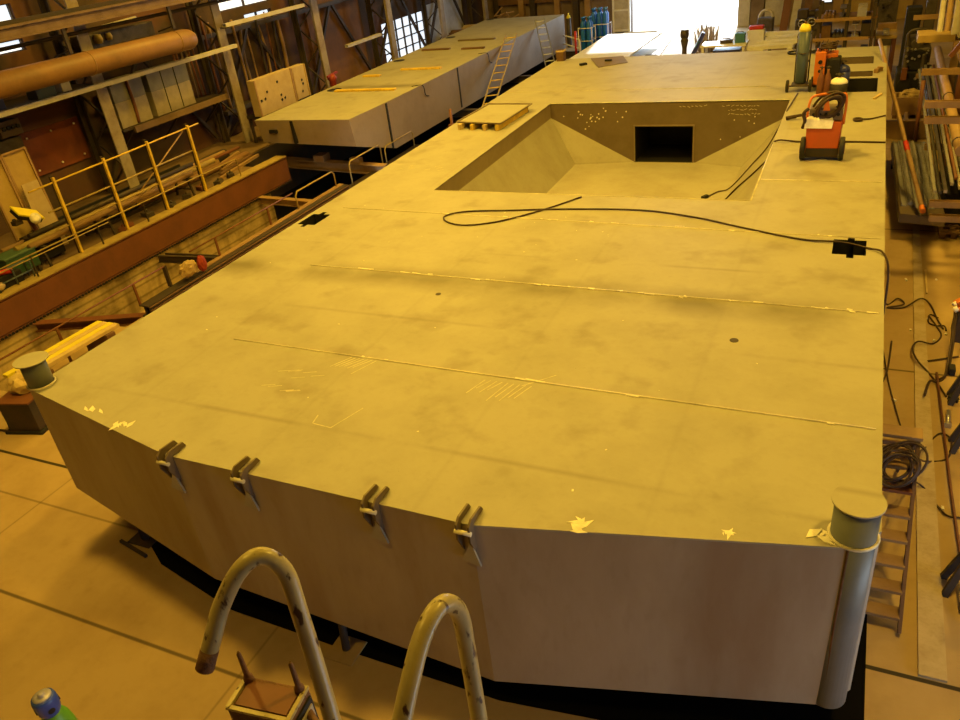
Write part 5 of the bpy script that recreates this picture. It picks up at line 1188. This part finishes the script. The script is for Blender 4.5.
for i in range(14):
    x = 1.0+RS.random()*.9; y = 8.5+RS.random()*7; b = BM(); bar(b,(x,y,.012),(x+RS.uniform(-.06,.06),y+RS.uniform(.03,.1),.012),.03,.02)
    one('metal_chip', b, 'scrape', 'small bright metal chip lying on the right aisle floor', 'chip', (x,y,0), 'metal chips on the aisle floor')
t = thing('pallet', 'dark pallet with pipe fittings under the cantilever rack', 'pallet', (2,19,0))
b = BM()
for x in (1.95,2.15,2.35): bx(b,x-.05,x+.05,17.6,20.4,0,.1)
for k in range(7): bx(b,1.88,2.42,17.6+.4*k,17.85+.4*k,.1,.13)
obj('slats', b, 'oldwood', t)
t = thing('dark_bin', 'black bin with a pale handle below the cantilever rack', 'bin', (2.1,19,.13))
b = BM(); bx(b,1.9,2.4,18.1,20.0,.13,.8); obj('bin_body', b, 'black', t, bevel=.03)
b = BM(); tube(b,[(1.89,18.6,.7),(1.86,18.6,.72),(1.86,19.0,.72),(1.89,19.0,.7)],.02,8); obj('handle', b, 'timber', t)

# ============================================================ FOREGROUND: ACCESS LADDER, BOX, GAS CYLINDER
t = thing('access_ladder', 'access ladder top with two bent cream-painted hoop handrails in the foreground', 'ladder', (-.85,.9,0))
LH = [(-1.198,0.746,5.632),(-1.182,0.779,5.695),(-1.166,0.824,5.766),(-1.128,0.872,5.84),(-1.094,0.913,5.854),(-1.057,0.929,5.803),(-1.035,0.913,5.701),(-1.005,0.884,5.537),(-0.97,0.845,5.34)]
RH = [(-0.684,0.745,5.646),(-0.681,0.802,5.715),(-0.681,0.872,5.773),(-0.676,0.93,5.798),(-0.671,0.98,5.779),(-0.67,1.02,5.7),(-0.671,1.025,5.559),(-0.66,1.006,5.329)]
def drop(p, k=1.0): p = V(p); return [p+V((0,0,-.5*k)), V((p.x,p.y,0))]
b = BM(); tube(b, smooth_path(LH,8), .0205, 18); bot = V(LH[-1]); tube(b,[bot,V((bot.x,bot.y,0))],.0205,18)
h = obj('handrail', b, 'hoop', t)
b = BM(); d = (V(LH[0])-V(LH[1])).normalized(); tube(b,[V(LH[0])-d*.05,V(LH[0])+d*.002],.0212,18); obj('bare_end', b, 'rustbare', h)
b = BM(); tube(b, smooth_path(RH,8), .0205, 18); br = V(RH[-1]); bl = V(RH[0]); tube(b,[br,V((br.x,br.y,0))],.0205,18); tube(b,[bl,V((bl.x,bl.y,4.6)),V((br.x,br.y,4.5))],.0205,12); obj('handrail', b, 'hoop', t)
for k in range(17):
    z = .3+.28*k; b = BM(); cyl(b,(bot.x,bot.y,z),(br.x,br.y,z),.014,10); obj('rung', b, 'hoop', t)
# steel box with two pins
t = thing('terminal_box', 'rusty steel box with two upright pins between the two hoop handrails', 'box', (-1.28,.93,5.0))
zt = 5.23
P = [V((-1.39,0.87,5.23)),V((-1.39,0.98,5.23)),V((-1.19,1,5.23)),V((-1.19,0.9,5.23))]
c0 = sum(P,V())/4; ux = ((P[2]-P[1])+(P[3]-P[0])).normalized(); uy = V((-ux.y,ux.x,0)); w = (P[2]-P[1]).length; dpt = (P[1]-P[0]).length
R = Matrix((ux,uy,V((0,0,1)))).transposed()
def L(x,y,z): return c0+R@V((x,y,z))
b = BM(); box(b, L(0,0,-.12), (w,dpt,.24), R); obj('casing', b, 'rustbare', t, bevel=.006)
b = BM(); box(b, L(0,0,.004), (w*.8,dpt*.72,.006), R); obj('lid', b, 'rust', t)
b = BM()
for s in (-1,1): box(b, L(s*w*.47,0,.006), (.012,dpt,.012), R)
box(b, L(0,-dpt*.47,.004), (w,.012,.01), R); obj('rim', b, 'hoop', t)
b = BM(); box(b, L(w/2+.004,0,-.10), (.006,dpt*.8,.17), R); pl = obj('side_plate', b, 'black', t)
b = BM(); box(b, L(w/2+.009,0,-.10), (.004,dpt*.62,.13), R); obj('glazed_panel', b, 'pale', t)
for s in (-.42,.40):
    b = BM(); lathe(b, L(w*s,dpt*.36,0), [(.016,0),(.014,.02),(.0085,.03),(.0065,.115),(.003,.125)], 14); obj('pin', b, 'rustbare', t)
b = BM(); q = L(w/2,.02,-.2); tube(b,[q,V((bot.x,bot.y,q.z))],.012,8); tube(b,[L(w/2,.02,-.05),V((bot.x,bot.y,q.z+.15))],.012,8); objs('bracket', b, 'rustbare', t)
# blue and green gas cylinder at the lower left
gx, gy = -5.80, 2.14
t = thing('gas_cylinder', 'blue gas cylinder with green shoulder and blue valve guard at the lower left corner', 'gas cylinder', (gx,gy,0))
b = BM(); lathe(b,(gx,gy,0),[(.12,0),(.135,.02),(.135,1.12)],28); obj('body', b, 'bluegas', t)
b = BM(); lathe(b,(gx,gy,0),[(.136,1.12),(.133,1.22),(.118,1.32),(.09,1.39),(.075,1.42)],28); obj('shoulder', b, 'greenp', t)
b = BM(); lathe(b,(gx,gy,0),[(.06,1.38),(.075,1.40),(.095,1.45),(.102,1.51),(.102,1.575),(.095,1.605),(.08,1.615)],28); g = obj('valve_guard', b, mat('glossy_blue_guard', (.04,.08,.42), .25, 0, (.03,.05,.28), 4, .4, .03), t)
b = BM()
for a in (-1.9,-.3,1.3,2.9): 
    p = V((gx+.096*math.cos(a),gy+.096*math.sin(a),1.50)); dd = V((math.cos(a),math.sin(a),0)); cyl(b,p,p+dd*.008,.030,14)
objs('port', b, 'black', g)
b = BM(); lathe(b,(gx,gy,1.615),[(.078,0),(.078,.006),(.05,.008),(.03,.01),(.028,.035),(.012,.04)],22); obj('top_cap', b, mat('lilac_grey', (.34,.33,.46), .35, .2), g)
b = BM()
for a in (-1.2,-.2): 
    p = V((gx+.132*math.cos(a),gy+.132*math.sin(a),1.24)); dd = V((math.cos(a),math.sin(a),.4)); lathe(b,p,[(.035,0),(.033,.008)],14,dd)
objs('label', b, 'cream', t)

# ============================================================ LIGHT
def lamp(name, x, y, z, power, col, size):
    l = bpy.data.lights.new(name,'AREA'); l.shape = 'DISK'; l.size = size; l.energy = power; l.color = col
    o = bpy.data.objects.new(name, l); COL.objects.link(o); o.location = (x,y,z); return o
SOD = (1.0,.60,.07)
LP = [(-9.8,6.2,12.4,.95),(3.0,6.8,12.4,.8),(-11.5,17,12.3,1.0),(3.2,19,12.3,.9),(-4.3,14,12.6,1.15),(-5.5,.2,12.3,.30),(-4.3,29,12.6,.6),(-15,33,12.3,.5),(-14.5,23.5,12.3,1.2)]
PWR = 960
for i, (x,y,z,k) in enumerate(LP): lamp('sodium_lamp', x, y, z, PWR*k, SOD, .9)
# daylight: white sky outside, entering by the doorway and the added low side opening
W = bpy.data.worlds.new('world'); SC.world = W; W.use_nodes = True
bg = W.node_tree.nodes['Background']; bg.inputs[0].default_value = (.66,.83,1.0,1); bg.inputs[1].default_value = 8.0
def portal(loc, rot, sx, sy):
    l = bpy.data.lights.new('daylight_portal','AREA'); l.shape = 'RECTANGLE'; l.size = sx; l.size_y = sy; l.cycles.is_portal = True
    o = bpy.data.objects.new('daylight_portal', l); COL.objects.link(o); o.location = loc; o.rotation_euler = rot
portal(((DX0+DX1)/2,46.4,3.75),(-PI/2,0,0),5.75,7.5)
portal((7.35,3.8,.95),(0,PI/2,0),1.9,7)
sun = bpy.data.lights.new('sun','SUN'); sun.energy = 7.0; sun.color = (1.0,.96,.92); sun.angle = .02
so = bpy.data.objects.new('sun', sun); COL.objects.link(so); so.rotation_euler = (math.radians(-62),0,math.radians(5))

# ============================================================ CAMERA
cd = bpy.data.cameras.new('camera'); cam = bpy.data.objects.new('camera', cd); COL.objects.link(cam)
cd.sensor_width = 36; cd.lens = 774.62/960*36; cd.clip_end = 300
Rw = ((.90780278,.11698489,-.40275135),(.40410581,-.50093312,.76535254),(-.11221681,-.85754332,-.50202275))
m = Matrix(Rw)
cx_, cy_, cz_ = m @ V((1,0,0)), m @ V((0,-1,0)), m @ V((0,0,-1))
mm = Matrix((cx_,cy_,cz_)).transposed().to_4x4(); mm.translation = V((0,0,7.05))
cam.matrix_world = mm
SC.camera = cam
vs = SC.view_settings
vs.view_transform = 'Standard'; vs.look = 'None'; vs.gamma = 1; vs.use_curve_mapping = False; vs.exposure = 0.0
SC.cycles.max_bounces = 8; SC.cycles.diffuse_bounces = 4
SC.cycles.sample_clamp_indirect = 6
